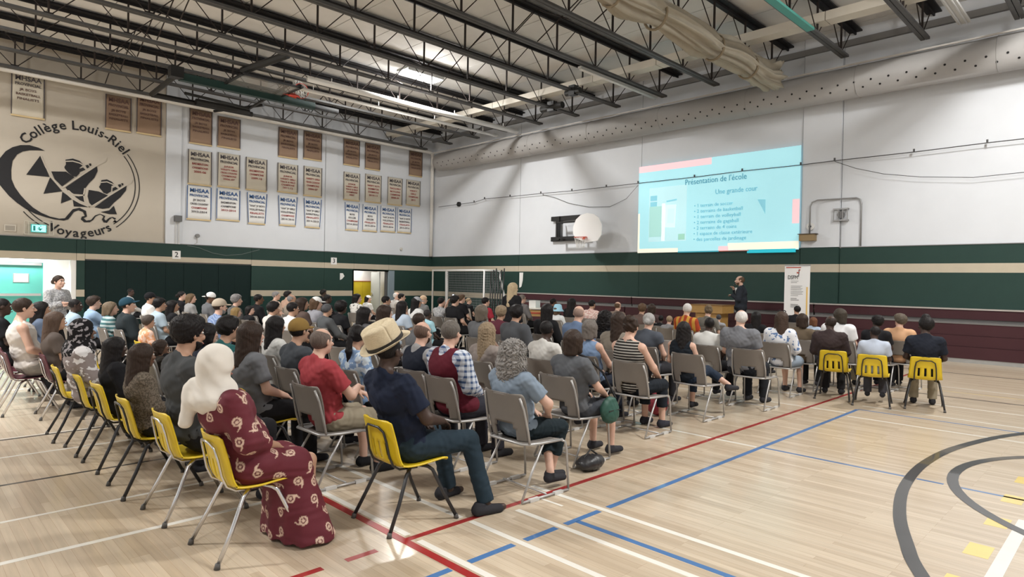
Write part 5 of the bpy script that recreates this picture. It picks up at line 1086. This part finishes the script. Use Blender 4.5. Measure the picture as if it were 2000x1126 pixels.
# id: (sex, hair, hair colour, skin, sleeve, top, legs, girth, pose, label, extras), chair kind, (chair x, y) or None
PEOPLE = {
'hijab': (('f', 'hijab', BK, T_, 'dress', 0, 0, 1.25, 'back', 'woman in white head scarf;wearing a long maroon paisley dress', dict(scarf=(.66, .62, .56), dressmat=PAIS, off=(0, .0), shoes=(.05, .03, .03))), 'Y', (-4.13, 1.72)),
'hatman': (('m', 'crop', BK, D_, 'short', NAVY, JEAN, 1.18, 'man', 'man in straw fedora;with navy T-shirt and dark cuffed jeans', dict(h=.0085)), 'y', (-3.83, 2.74)),
'bigman': (('m', 'big', BK, T_, 'short', (.055, .058, .06), BLACK, 1.25, 'lap', 'big bearded man with glasses;dark bushy hair and charcoal T-shirt', dict(glasses=1, beard=BK)), 'Y', (-5.03, 1.68)),
'curly': (('f', 'curlylong', (.27, .255, .24), P_, 'short', (.20, .25, .31), (.012, .02, .025), 1.2, 'akimbo', 'woman with grey curly hair;in pale blue top and dark capris at the aisle', dict(legs='capri', h=.0085)), 'g', (-3.70, 3.85)),
'red': (('m', 'balding', (.13, .10, .085), P_, 'short', (.34, .05, .06), KHK, 1.15, 'redman', 'balding man in red T-shirt;with khaki shorts and folded forearms', dict(legs='shorts', shoes=BLACK, h=.0085)), 'g', (-5.02, 2.78)),
'knit': (('f', 'long', DB, B_, 'long', 'knitbrown', BLACK, 1.15, 'lap', 'woman in brown knit coat;with dark hair in the last row'), 'y', (-5.80, 1.62)),
'vest': (('m', 'short', (.13, .115, .10), P_, 'long', 'plaidblue', (.03, .03, .04), 1.3, 'lap', 'man in maroon vest;over a blue plaid shirt, short grey-brown hair', dict(vest=(.10, .012, .022))), 'g', None),
'longbrown': (('f', 'long', DB, P_, 'short', GREY, BLACK, 1.1, 'lap', 'woman with long dark brown hair;in grey top behind the yellow chair'), 'y', None),
'green': (('f', 'bob', DB, P_, 'short', (.10, .105, .115), (.05, .055, .065), 1.05, 'down', 'woman in slate grey tee;with dark bob and green shoulder bag', dict(legs='shorts')), 'g', (-4.05, 4.9)),
'bald': (('m', 'fringe', (.13, .085, .065), P_, 'long', (.30, .30, .30), (.03, .03, .035), 1.2, 'lap', 'bald bearded man in navy vest;over a pale grey sweater', dict(vest=(.014, .018, .03), beard=DB)), 'g', None),
'pony': (('f', 'pony', BK, T_, 'short', 'tiedye', BLACK, 1.0, 'lap', 'woman with black ponytail;in pale blue tie-dyed shirt'), 'g', None),
'glassface': (('f', 'bob', BK, P_, 'long', (.02, .025, .04), BLACK, 1.0, 'lap', 'woman with glasses in profile;just past the big bearded man', dict(glasses=1)), 'g', None),
'tancap': (('m', 'short', BK, T_, 'short', (.055, .062, .072), BLACK, 1.2, 'lap', 'man in ochre ball cap;worn with a slate grey T-shirt', dict(cap=(.24, .15, .045))), 'g', None),
'blackshirt': (('f', 'long', BK, D_, 'long', BLACK, BLACK, 1.2, 'lap', 'person in black top;with black hair beside the patterned scarf'), 'y', (-6.70, 1.62)),
'blond': (('f', 'wavy', LB, P_, 'short', (.28, .24, .22), BLACK, 1.0, 'lap', 'woman with long wavy blonde hair;right of the man in maroon vest'), 'g', None),
'navyear': (('m', 'thick', BK, T_, 'short', (.02, .10, .10), BLACK, 1.05, 'lap', 'man with thick black hair;and dark teal collar'), 'g', None),
'dkbrown': (('f', 'bob', DB, B_, 'long', (.03, .025, .02), BLACK, 1.0, 'lap', 'child with dark brown bob;hidden left of the big bearded man'), 'g', None),
'whiteshirt': (('m', 'crop', BK, D_, 'short', (.58, .57, .54), BLACK, .95, 'lap', 'youth in white shirt;with short black hair, behind the grey curls'), 'g', None),
'scarfpat': (('f', 'hijab', BK, B_, 'long', 'greyshawl', BLACK, 1.15, 'lap', 'woman in black patterned head scarf;with grey white shawl in the last row', dict(scarf='scarfdark')), 'y', (-7.42, 1.60)),
'striped': (('f', 'updo', DB, P_, 'tank', 'stripedtank', (.012, .016, .022), 1.12, 'down', 'woman in black striped tank top;with dark pinned up hair', dict(legs='capri', h=.010, shoes=(.03, .03, .04))), 'g', (-4.25, 6.38)),
'girlstr': (('f', 'long', BK, T_, 'short', (.60, .60, .58), BLACK, .95, 'lap', 'girl with straight black hair;in white shirt left of the ochre cap'), 'g', None),
'bobdenim': (('f', 'bob', (.15, .13, .115), P_, 'tank', (.18, .26, .40), (.02, .025, .04), 1.1, 'down', 'woman in denim blue sleeveless top;with grey-brown bob and wristwatch'), 'g', None),
'tantop': (('f', 'long', DB, P_, 'short', (.26, .23, .19), BLACK, 1.05, 'lap', 'woman in tan top;with long dark hair left of the striped tank'), 'g', None),
'blackdress': (('f', 'vlong', BK, P_, 'tank', (.012, .016, .022), (.02, .03, .05), 1.05, 'legcross', 'woman in black sleeveless top;with very long dark hair and crossed legs', dict(legs='capri', h=.010)), 'g', (-4.25, 7.7)),
'behindbald': (('f', 'short', DB, T_, 'short', GREY, BLACK, 1.0, 'lap', 'person with dark brown hair;just behind the bald bearded man'), 'g', None),
'suit': (('m', 'thick', BK, T_, 'long', (.085, .09, .10), BLACK, 1.2, 'lap', 'man in dark grey jacket;with black hair, beyond the grey curls'), 'g', None),
'greybun': (('f', 'bun', (.34, .33, .32), P_, 'cap', (.075, .085, .105), (.03, .03, .035), 1.05, 'lap', 'woman with grey hair bun;in slate blue top holding papers'), 'g', None),
'blkcurly': (('f', 'curlylong', BK, D_, 'short', BLACK, BLACK, 1.1, 'lap', 'woman with big black curls;near the torn paper strip'), 'g', None),
'brownlong': (('f', 'long', (.085, .055, .04), T_, 'short', (.10, .08, .07), BLACK, 1.0, 'lap', 'woman with long wavy brown hair;right of the man in white tank top'), 'm', None),
'longdk2': (('f', 'long', DB, P_, 'short', (.62, .62, .60), BLACK, 1.0, 'lap', 'woman with long dark hair;in white top before the yellow mats'), 'g', None),
'grayman': (('m', 'balding', WH, P_, 'short', (.16, .165, .18), (.018, .02, .025), 1.35, 'lap', 'stout man with white hair;in grey T-shirt near the lectern', dict(h=.010)), 'g', (-4.05, 9.0)),
'tank': (('m', 'short', DB, P_, 'tank', (.62, .58, .54), (.30, .28, .25), 1.15, 'lap', 'man in white tank top;with bare sunburnt shoulder at far left', dict(h=.011, face=1)), 'm', (-9.95, 1.32)),
'blkkid': (('m', 'crop', BK, D_, 'short', (.60, .60, .58), BLACK, .95, 'lap', 'youth with black hair in white top;left of the stout white haired man'), 'g', None),
'longdk': (('f', 'long', BK, P_, 'short', (.10, .10, .11), BLACK, 1.0, 'lap', 'woman with long straight black hair;left of the yellow mat doorway'), 'g', None),
'curlylt': (('f', 'curlytop', LB, T_, 'long', (.12, .03, .045), BLACK, 1.0, 'lap', 'person with light brown curls;in maroon hooded top'), 'g', None),
'baldblue': (('m', 'fringe', (.32, .22, .18), P_, 'short', (.14, .20, .32), BLACK, 1.1, 'lap', 'bald man with pink scalp;in blue collared shirt'), 'g', None),
'greybrn': (('f', 'bob', (.14, .115, .09), P_, 'short', GREY, BLACK, 1.0, 'lap', 'woman with grey-brown bob;behind the wavy blonde'), 'g', None),
'tallblk': (('f', 'long', BK, D_, 'long', BLACK, BLACK, 1.05, 'lap', 'woman in black with sleek black hair;right of the yellow framed cart'), 'g', None),
'peach': (('m', 'thick', (.07, .055, .045), T_, 'short', 'peachpattern', BLACK, .95, 'lap', 'boy in peach patterned shirt;with brown hair in profile', dict(face=1)), 'y', None),
'navy': (('m', 'flat', BK, D_, 'short', (.014, .017, .026), KHK, 1.05, 'lap', 'man in navy T-shirt;with tall flat-top hair on the rightmost yellow chair', dict(h=.012)), 'y', (-2.35, 10.95)),
'longwavy': (('f', 'wavy', (.055, .035, .025), P_, 'long', 'whiteblue', (.25, .30, .36), 1.05, 'lap', 'woman in white patterned blouse;with long wavy brown hair and sunglasses on top', dict(legs='shorts')), 'g', (-4.25, 10.4)),
'kidblue': (('m', 'crop', BK, D_, 'short', (.42, .47, .56), (.05, .05, .06), .98, 'lap', 'boy in pale blue shirt;on the middle yellow chair at right', dict()), 'y', (-2.95, 10.62)),
'baldsuit': (('m', 'fringe', (.03, .02, .016), D_, 'long', (.04, .028, .028), (.02, .02, .022), 1.15, 'lap', 'bald man in dark brown suit jacket;at the left of the three right yellow chairs', dict(h=.012)), 'y', (-3.53, 10.75)),
'r1a': (('m', 'crop', BK, D_, 'short', BLACK, BLACK, 1.05, 'lap', 'dark skinned person in black;cut by the left frame edge', dict(face=1)), 'm', None),
'beigecap': (('m', 'short', DB, P_, 'short', 'checkblue', BLACK, 1.15, 'lap', 'man in beige ball cap;with blue checked shirt', dict(cap=(.45, .38, .30), face=1, beard=GR)), 'g', None),
'headband': (('m', 'short', BK, T_, 'short', WHT, BLACK, 1.0, 'lap', 'youth in white top;with dark hair above the ochre cap'), 'g', None),
'blklt': (('f', 'long', BK, T_, 'short', (.45, .53, .63), BLACK, 1.05, 'lap', 'woman in light blue shirt;with long black hair beside the fedora'), 'g', None),
'denimhair': (('f', 'long', BK, T_, 'long', (.10, .13, .19), BLACK, 1.0, 'lap', 'woman with sleek black hair;in denim jacket at far left'), 'm', None),
'furhood': (('f', 'bob', DB, T_, 'long', (.12, .09, .06), BLACK, 1.05, 'lap', 'person in brown fur hood coat;left of the bald man in suit'), 'g', None),
'blkwhite': (('m', 'thick', BK, T_, 'short', (.66, .62, .58), BLACK, 1.0, 'lap', 'boy in white shirt;with black hair above the straight haired girl'), 'g', None),
'whitecapw': (('f', 'bob', BR, P_, 'short', (.30, .30, .33), BLACK, 1.05, 'lap', 'woman in white cap;with pink cheeks and grey shirt', dict(cap=(.78, .78, .76), face=1)), 'g', None),
'bobteal': (('f', 'bob', (.16, .12, .08), P_, 'short', 'tealstripe', BLACK, 1.0, 'lap', 'woman in teal striped top;with blond-brown bob'), 'g', None),
'boyblue': (('m', 'crop', (.03, .026, .026), D_, 'short', (.36, .60, .68), BLACK, .95, 'lap', 'boy in bright cyan shirt;behind the bald bearded man'), 'g', None),
'whiteT': (('f', 'bob', (.05, .04, .03), P_, 'short', (.76, .76, .77), KHK, 1.25, 'lap', 'person in plain white T-shirt;with dark bob right of the suit jacket'), 'y', None),
'bluem': (('m', 'crop', BK, D_, 'long', (.38, .50, .62), BLACK, 1.1, 'lap', 'dark skinned man in light blue shirt;near the vestibule'), 'g', None),
'blk8': (('f', 'curlytop', BK, D_, 'short', BLACK, BLACK, .95, 'lap', 'person with fuzzy black hair;behind the boy in pale blue shirt'), 'g', None),
'hoodgrey': (('m', 'short', (.08, .08, .085), T_, 'long', (.09, .095, .10), BLACK, .95, 'down', 'person in dark grey hoodie;right of the white cap woman'), 'g', None),
'curlybob': (('f', 'curlytop', BK, T_, 'short', (.42, .52, .60), BLACK, 1.0, 'lap', 'woman with dark curls in profile;in pale blue shirt'), 'g', None),
'orange': (('m', 'thick', (.10, .08, .06), P_, 'short', (.56, .33, .19), BLACK, 1.1, 'lap', 'person in orange T-shirt;with brown hair left of the flat-top man'), 'g', None),
'whiteorange': (('m', 'short', WH, P_, 'short', 'orangeyellow', BLACK, 1.0, 'lap', 'person with bright white hair;in orange and yellow shirt'), 'g', None),
'handface': (('m', 'thick', DB, P_, 'long', (.30, .42, .58), BLACK, 1.05, 'hand', 'man resting chin on hand;in light blue shirt', dict(face=1)), 'g', None),
'behindgray': (('f', 'long', BK, P_, 'long', BLACK, BLACK, 1.0, 'lap', 'person in black beyond the lectern side;right of the stout man'), 'g', None),
'dkbrn2': (('f', 'long', DB, T_, 'short', (.10, .07, .06), BLACK, 1.0, 'lap', 'woman with long chestnut hair;left of the white cap woman'), 'g', None),
'darkkid': (('m', 'crop', BK, D_, 'short', BLACK, BLACK, .95, 'lap', 'dark haired child in black;left of the small blond child'), 'g', None),
'afro': (('f', 'afro', BK, D_, 'short', BLACK, BLACK, 1.0, 'lap', 'person with round black afro;in the middle left rows'), 'g', None),
'blklong': (('f', 'long', BK, T_, 'long', BLACK, BLACK, 1.05, 'lap', 'woman in black with black hair;behind the big bearded man'), 'g', None),
'blondclip': (('f', 'long', (.26, .17, .07), P_, 'short', (.1, .08, .06), BLACK, .95, 'lap', 'girl with golden hair and clip;right of the beige cap'), 'g', None),
'capup': (('m', 'short', DB, P_, 'long', (.022, .03, .034), BLACK, 1.25, 'lap', 'man in dark teal cap;with black jacket looking up', dict(cap=(.02, .06, .09), tilt=.25, face=1)), 'g', None),
'dkbob': (('f', 'bob', DB, P_, 'short', (.08, .05, .05), BLACK, 1.0, 'lap', 'person with dark bob;against the maroon bleachers'), 'g', None),
'bunbrn': (('f', 'updo', (.15, .11, .07), P_, 'short', (.15, .14, .12), BLACK, 1.0, 'lap', 'woman with light brown updo;directly before the lectern'), 'g', None),
'turned': (('f', 'bob', BK, P_, 'short', BLACK, BLACK, .95, 'lap', 'child turned toward the camera;with black bob above the long brown hair', dict(face=1, yaw=-.9)), 'g', None),
'brn7': (('f', 'curlytop', BR, T_, 'short', (.12, .08, .07), BLACK, 1.0, 'lap', 'person with fluffy brown hair;left of the dark bob by the bleachers'), 'g', None),
'blondkid': (('m', 'short', LB, P_, 'short', (.25, .25, .26), BLACK, .95, 'lap', 'small blond child;behind the very long dark hair'), 'g', None),
'auburn': (('f', 'bob', (.14, .06, .03), P_, 'short', (.42, .50, .62), BLACK, .95, 'lap', 'auburn haired child in pale blue;by the roll-up banner'), 'g', None),
'curlgrey': (('m', 'curlytop', GR, P_, 'short', (.1, .1, .1), BLACK, 1.0, 'lap', 'man with grey curls in profile;right above the beige cap', dict(face=1)), 'g', None),
'phone': (('m', 'short', BK, P_, 'short', 'greytweed', BLACK, 1.0, 'phone', 'man holding a phone up;in grey tweed-like shirt', dict()), 'g', None),
'greykid': (('m', 'crop', (.06, .06, .065), P_, 'short', (.3, .3, .32), BLACK, .95, 'lap', 'child with grey-black cropped hair;at the lectern foot'), 'g', None),
'bucket': (('f', 'bob', BR, P_, 'long', (.70, .72, .72), (.4, .4, .4), 1.05, 'lap', 'child in pale blue bucket hat;with white hoodie'), 'g', None),
'backpack': (('m', 'long', BK, T_, 'short', WHT, BLACK, 1.0, 'lap', 'person with grey cap and black hair;in white top with black straps', dict(cap=(.35, .36, .38))), 'g', None),
'blkboy': (('m', 'thick', BK, P_, 'short', BLACK, BLACK, 1.15, 'lap', 'boy in black T-shirt;with black hair before the goal'), 'g', None),
'hoodie': (('m', 'short', BK, B_, 'long', BLACK, BLACK, 1.0, 'lap', 'person in black hoodie;with white hood lining, before the dark partition'), 'g', None),
'boy2': (('m', 'short', BK, T_, 'short', (.5, .5, .48), BLACK, .95, 'lap', 'boy with round black hair;before the yellow mats'), 'g', None),
'balding': (('m', 'fringe', BR, P_, 'short', (.2, .15, .12), BLACK, 1.0, 'lap', 'balding person with brown hair;right of the pink patterned shirt'), 'g', None),
'redcollar': (('m', 'short', BK, P_, 'short', (.35, .03, .05), BLACK, 1.0, 'lap', 'person in red collar;with black hair right of the goal post'), 'g', None),
'capblk': (('m', 'short', BK, T_, 'short', (.76, .76, .75), BLACK, 1.0, 'lap', 'man in black cap;with bright white shirt before the partition', dict(cap=(.012, .012, .014))), 'g', None),
'pinkpat': (('f', 'short', BK, T_, 'short', 'pinkpattern', BLACK, 1.0, 'lap', 'woman in pink patterned blouse;with white hair clip by the bleachers'), 'g', None),
'greybald': (('m', 'balding', GR, T_, 'short', (.3, .25, .2), BLACK, 1.0, 'lap', 'man with thin grey hair;above the white shirted youth'), 'g', None),
'dk5': (('f', 'vlong', BK, D_, 'long', BLACK, BLACK, .95, 'lap', 'woman in black with long hair;right of the blue bucket hat'), 'g', None),
'whitecap': (('m', 'short', BK, B_, 'long', GREY, BLACK, 1.0, 'lap', 'person in backward white cap;with grey hoodie', dict(cap=(.78, .78, .77), back=1)), 'g', None),
'brnback': (('f', 'bob', (.14, .09, .05), P_, 'short', (.3, .3, .3), BLACK, .95, 'lap', 'person with light brown bob;before the dark partition'), 'g', None),
'blkarm': (('f', 'bob', BK, P_, 'short', 'bwpattern', BLACK, 1.0, 'lap', 'person in white and black patterned top;left of the white hair bow'), 'g', None),
'dark2': (('m', 'short', BK, D_, 'long', BLACK, BLACK, 1.0, 'lap', 'dark skinned person in black;right behind the white cap woman'), 'g', None),
'boyb': (('m', 'short', BK, T_, 'long', BLACK, BLACK, .95, 'lap', 'dark haired boy;at the foot of the roll-up banner'), 'g', None),
'brnboy': (('m', 'thick', BR, P_, 'short', BLACK, BLACK, 1.0, 'lap', 'boy with brown hair in black;second one before the goal'), 'g', None),
'dk4': (('m', 'short', BK, B_, 'long', BLACK, BLACK, 1.0, 'lap', 'dark haired person;behind the blue bucket hat'), 'g', None),
'glasspaper': (('m', 'short', (.18, .15, .13), P_, 'long', (.18, .17, .17), BLACK, 1.0, 'lap', 'man with greyish hair and glasses;near the white box on the cart', dict(glasses=1)), 'g', None),
'greyshort': (('m', 'short', GR, P_, 'short', (.5, .36, .28), BLACK, 1.0, 'lap', 'man with short grey hair;in peach shirt before the cream stripe'), 'g', None),
'profile': (('f', 'bun', BK, P_, 'long', BLACK, BLACK, 1.0, 'lap', 'woman with bright face in profile;and black bun before the partition', dict(face=1)), 'g', None),
'peachcap': (('m', 'none', BK, P_, 'short', (.2, .2, .2), BLACK, 1.0, 'lap', 'person in peach coloured cap;left of the raised phone', dict(beanie=(.62, .45, .30))), 'g', None),
'braids': (('f', 'braids', (.22, .16, .10), P_, 'short', BLACK, BLACK, .95, 'lap', 'girl with braids facing the camera;in black top near the green doors', dict(face=1, rz=-2.2, yaw=.0)), 'g', None),
'dk3': (('m', 'short', BK, P_, 'short', (.35, .32, .28), BLACK, 1.0, 'lap', 'dark haired man;right of the doorway post'), 'g', None),
'dkpeach': (('m', 'thick', BK, P_, 'short', (.5, .33, .25), BLACK, 1.0, 'lap', 'man with black hair in peach shirt;against the cream stripe'), 'g', None),
'whitehair': (('m', 'balding', WH, P_, 'short', (.5, .48, .45), BLACK, 1.0, 'lap', 'person with thin white hair;beside the doorway post'), 'g', None),
'kid3': (('m', 'short', LB, P_, 'short', BLACK, BLACK, 1.0, 'lap', 'small child with sandy hair in black;third one before the goal'), 'g', None),
'whitebow': (('f', 'bob', BK, P_, 'short', (.6, .6, .58), BLACK, 1.0, 'lap', 'child with big white hair bow;before the yellow mats', dict(beanie=(.76, .74, .72))), 'g', None),
'collar': (('m', 'crop', BK, D_, 'long', (.5, .5, .5), BLACK, 1.0, 'lap', 'very dark skinned person;with white collar against the partition'), 'g', None),
'dark1': (('m', 'thick', BK, D_, 'long', BLACK, BLACK, 1.0, 'lap', 'dark haired person;seen against the lower cream stripe'), 'g', None),
}
HT = PEOPLE
for pid, (P, ck, cpos) in HT.items():
    P = list(P); short, rest = P[9].split(';'); P[9] = short+' '+rest
    x, y, z = POS[pid]
    crz = {'navy': .24, 'kidblue': .22, 'baldsuit': .2, 'hijab': -.0}.get(pid)
    if crz: P[10]['rz'] = crz
    b = person(pid, x, y, z, P)
    cx, cy_ = cpos if cpos else (x, y+.11)
    kinds = {'y': 'yellow school chair with black legs', 'Y': 'yellow school chair with chrome legs', 'm': 'maroon school chair with chrome legs', 'g': 'taupe stacking chair'}
    chair(ck, cx, cy_, crz if crz else rnd.uniform(-.05, .05), '%s under the %s' % (kinds[ck], short), {'g': 'taupe stacking chairs of the audience', 'y': 'yellow school chairs', 'Y': 'yellow school chairs', 'm': 'maroon school chairs'}[ck])
    PEOPLE[pid] = b
# a few chairs without a visible sitter
for ck, x, y, lab in (('y', -8.75, 2.0, 'yellow school chair seen past the patterned scarf woman'), ('m', -10.75, 1.35, 'empty maroon school chair left of the white tank top man'), ('y', -8.15, 1.55, 'leftmost yellow school chair of the last row'), ('g', -6.9, 4.55, 'taupe stacking chair seen left of the black ponytail'), ('g', -7.55, 4.5, 'taupe stacking chair second one left of the black ponytail'), ('g', -3.75, 11.9, 'taupe chair back behind the bald man in suit')):
    chair(ck, x, y, rnd.uniform(-.04, .04), lab, 'chairs without a visible sitter')
# standing people
o = person('speaker', -8.42, 17.75, 1.90, ['m', 'balding', BR, P_, 'long', (.022, .026, .034), (.02, .022, .028), 1.12, 'speaker', 'standing speaker in dark suit holding a microphone behind the lectern', dict(rz=1.9, yaw=.3, face=1, beard=BR, h=.014)])
t = o
m = MB().prism([(-.055, 1.43), (.055, 1.43), (.02, 1.16), (-.02, 1.16)], 1, .10, .150); m.build('shirt_front', pl, t)
o = MB().tube([(0, 0, 0), (0, .02, .16)], [.012, .016], 8); mic = o.build('microphone', bk, smooth=True, loc=(-8.70, 17.72, 1.58)); mic.location = (-8.42-.24, 17.75-.01, 1.59); tag(mic, 'black microphone held up by the standing speaker', 'microphone')
MB().tube([(0, .02, .15), (0, .025, .20)], [.02, .018], 8).build('microphone_head', M('mic grille', (.1, .1, .1), .4, .8), mic, True)
person('woman', -14.3, 2.28, 1.585, ['f', 'bun', DB, P_, 'long', 'greytweed', BLACK, 1.05, 'crossstand', 'woman standing with folded arms by the vestibule in a grey cardigan', dict(rz=-1.0, yaw=.0, face=1, h=.014)])
person('blonde', -9.5, 9.4, 1.60, ['f', 'vlong', (.46, .36, .23), P_, 'long', BLACK, BLACK, 1.0, 'stand', 'woman with long bright blonde hair standing in black before the goal', dict(yaw=0, h=.014)])
# straw fedora
def add_fedora():
    b = PEOPLE['hatman']; yq = 0
    yaw = math.atan2(b.location.x+9.5, 17.5-b.location.y); yaw = round(yaw/.3)*.3
    s = b.scale[0]; c = Vector(HC)
    straw = M('woven straw', (.56, .47, .32), .8, var=.18, scale=60, bump=.4, stretch=(1, 1, 3)); bandm = M('black hat band', (.015, .013, .012), .6)
    t = thing('straw_hat', 'cream straw fedora with black band worn by the navy T-shirt man', 'hat', tuple(b.location+(c+Vector((0, -.012, .055)))*s), yaw)
    v = (t.location-cam.location).normalized(); ax = v.cross(Vector((0, 0, 1))).normalized()
    t.scale = (1.1, 1.1, 1.15); t.location += Vector((-.012, -.01, .0))
    t.rotation_euler = (Matrix.Rotation(math.radians(-27), 3, v) @ Matrix.Rotation(math.radians(14), 3, ax) @ Matrix.Rotation(yaw-.5, 3, 'Z')).to_euler()
    def fn(u, v):
        a = 2*math.pi*u
        if v < .38:
            f = v/.38; r = .160-.048*f; z = .006+.028*abs(math.cos(a+math.pi/2))**2*0+(.022*(abs(math.cos(a))**2.2))*(1-f)+(-.012*math.sin(a)*(1-f)); rx, ry = r*.95, r*1.12
        else:
            f = (v-.38)/.62; r = .112*(1-.10*f) if f < .72 else .101*math.sqrt(max(0, 1-((f-.72)/.28)**2)); z = min(f/.72, 1)*.125+(.014*math.sin(min(1, max(0, (f-.72)/.28))*1.57))
            rx, ry = r*.93, r*1.13
            if f > .5: z -= .030*max(0, 1-abs(math.cos(a))*r/.03)*((f-.5)/.5) if abs(math.cos(a)*rx) < .03 else 0; rx *= 1-.22*max(0, math.sin(a))*((f-.5)/.5)
            z += .008*max(0, -math.sin(a))*f
        return (rx*math.cos(a), ry*math.sin(a), z)
    sheet(fn, 48, 34, None, .004).build('hat_body', straw, t, True)
    m = MB(); vs = []
    for zz in (.008, .034):
        for k in range(32): a = 2*math.pi*k/32; rr_ = 1.035-.0*zz; vs.append((.112*.93*rr_*math.cos(a), .112*1.13*rr_*math.sin(a), zz))
    m.add(vs, [(k, (k+1) % 32, 32+(k+1) % 32, 32+k) for k in range(32)]); m.build('hat_band', bandm, t, True)
add_fedora()
def bucket():
    b = PEOPLE['bucket']; s = b.scale[0]
    t = thing('bucket_hat', 'pale blue fabric bucket hat on the child in white hoodie', 'hat', tuple(b.location+(Vector(HC)+Vector((0, -.01, .04)))*s))
    lathe([(0, .12), (.05, .118), (.085, .10), (.10, .05), (.108, .0), (.15, -.05), (.148, -.053), (.10, -.005)], 24).build('hat_body', M('pale blue felt', (.34, .60, .74), .85, var=.1, bump=.2), t, True)
bucket()
# sunglasses, watch, bags, papers, phone
t = thing('shoulder_bag', 'small dark green shoulder bag at the side of the slate grey tee woman', 'bag', (-3.70, 5.03, .42))
s = SDF(); s.ell((0, 0, .1), (.055, .13, .13), .03); s.ell((.03, 0, .05), (.04, .10, .07), .03); put('bag_body', s.mesh('bag_body', .012, folds(.004)), M('green nylon', (.015, .07, .05), .6), t); MB().tube([(0, .1, .2), (-.1, .02, .45), (-.2, -.12, .6), (-.33, -.22, .66)], .012, 6).build('strap', INK, t); MB().b2((.06, -.09, .1), (.066, .09, .108)).build('zip', bk, t)
t = thing('backpack', 'red backpack standing on the floor under the black sleeveless woman', 'bag', (-4.62, 7.35, 0))
s = SDF(); s.ell((0, 0, .2), (.15, .1, .2), .04); s.ell((0, -.08, .13), (.11, .06, .1), .03); put('bag_body', s.mesh('bag_body', .015, folds(.005)), M('red nylon', (.22, .012, .025), .6), t); MB().tube([(-.05, 0, .38), (0, 0, .43), (.05, 0, .38)], .01, 6).build('handle', bk, t)
t = thing('handbag', 'black leather handbag on the floor beside the green bag woman', 'bag', (-3.68, 4.72, 0))
s = SDF(); s.ell((0, 0, .07), (.10, .17, .075), .03); put('bag_body', s.mesh('bag_body', .012, folds(.005)), M('black leather', (.014, .014, .016), .4), t); MB().tube([(0, -.1, .13), (0, 0, .19), (0, .1, .13)], .008, 6).build('handle', bk, t)
def paper(x, y, z, r, lab): o = MB().box((0, 0, 0), (.19, .004, .26), rx=r[0], rz=r[1]).build('paper_sheet', pl, loc=(x, y, z)); tag(o, lab, 'paper')
b = PEOPLE['greybun'].location; paper(b.x+.18, b.y+.28, .82, (.5, .2), 'white sheet held by the woman with grey hair bun')
b = PEOPLE['phone']; J = joints('phone'); p = (Vector(J['wr'][1])+Vector((-.06, .03, .09)))*b.scale[0]+b.location
o = MB().box((0, 0, 0), (.075, .009, .15)).build('phone', INK, loc=p); MB().b2((-.033, -.007, -.07), (.033, -.0045, .07)).build('phone_screen', M('phone screen', (.8, .85, .9), .3, emit=1.0), o); tag(o, 'lit phone raised above the heads near the goal', 'phone')
b = PEOPLE['longwavy']; t = thing('sunglasses', 'sunglasses pushed up on the wavy brown hair near the banner', 'glasses', tuple(b.location+(Vector(HC)+Vector((0, .02, .125)))*b.scale[0]), .3)
for q in (-1, 1): MB().tube([(q*.035+.02*math.cos(a), 0, .018*math.sin(a)) for a in [i*math.pi/6 for i in range(12)]], .008, 5, True).build('lens_rim', bk, t)
MB().tube([(-.015, 0, 0), (.015, 0, 0)], .003, 4).build('bridge', bk, t)
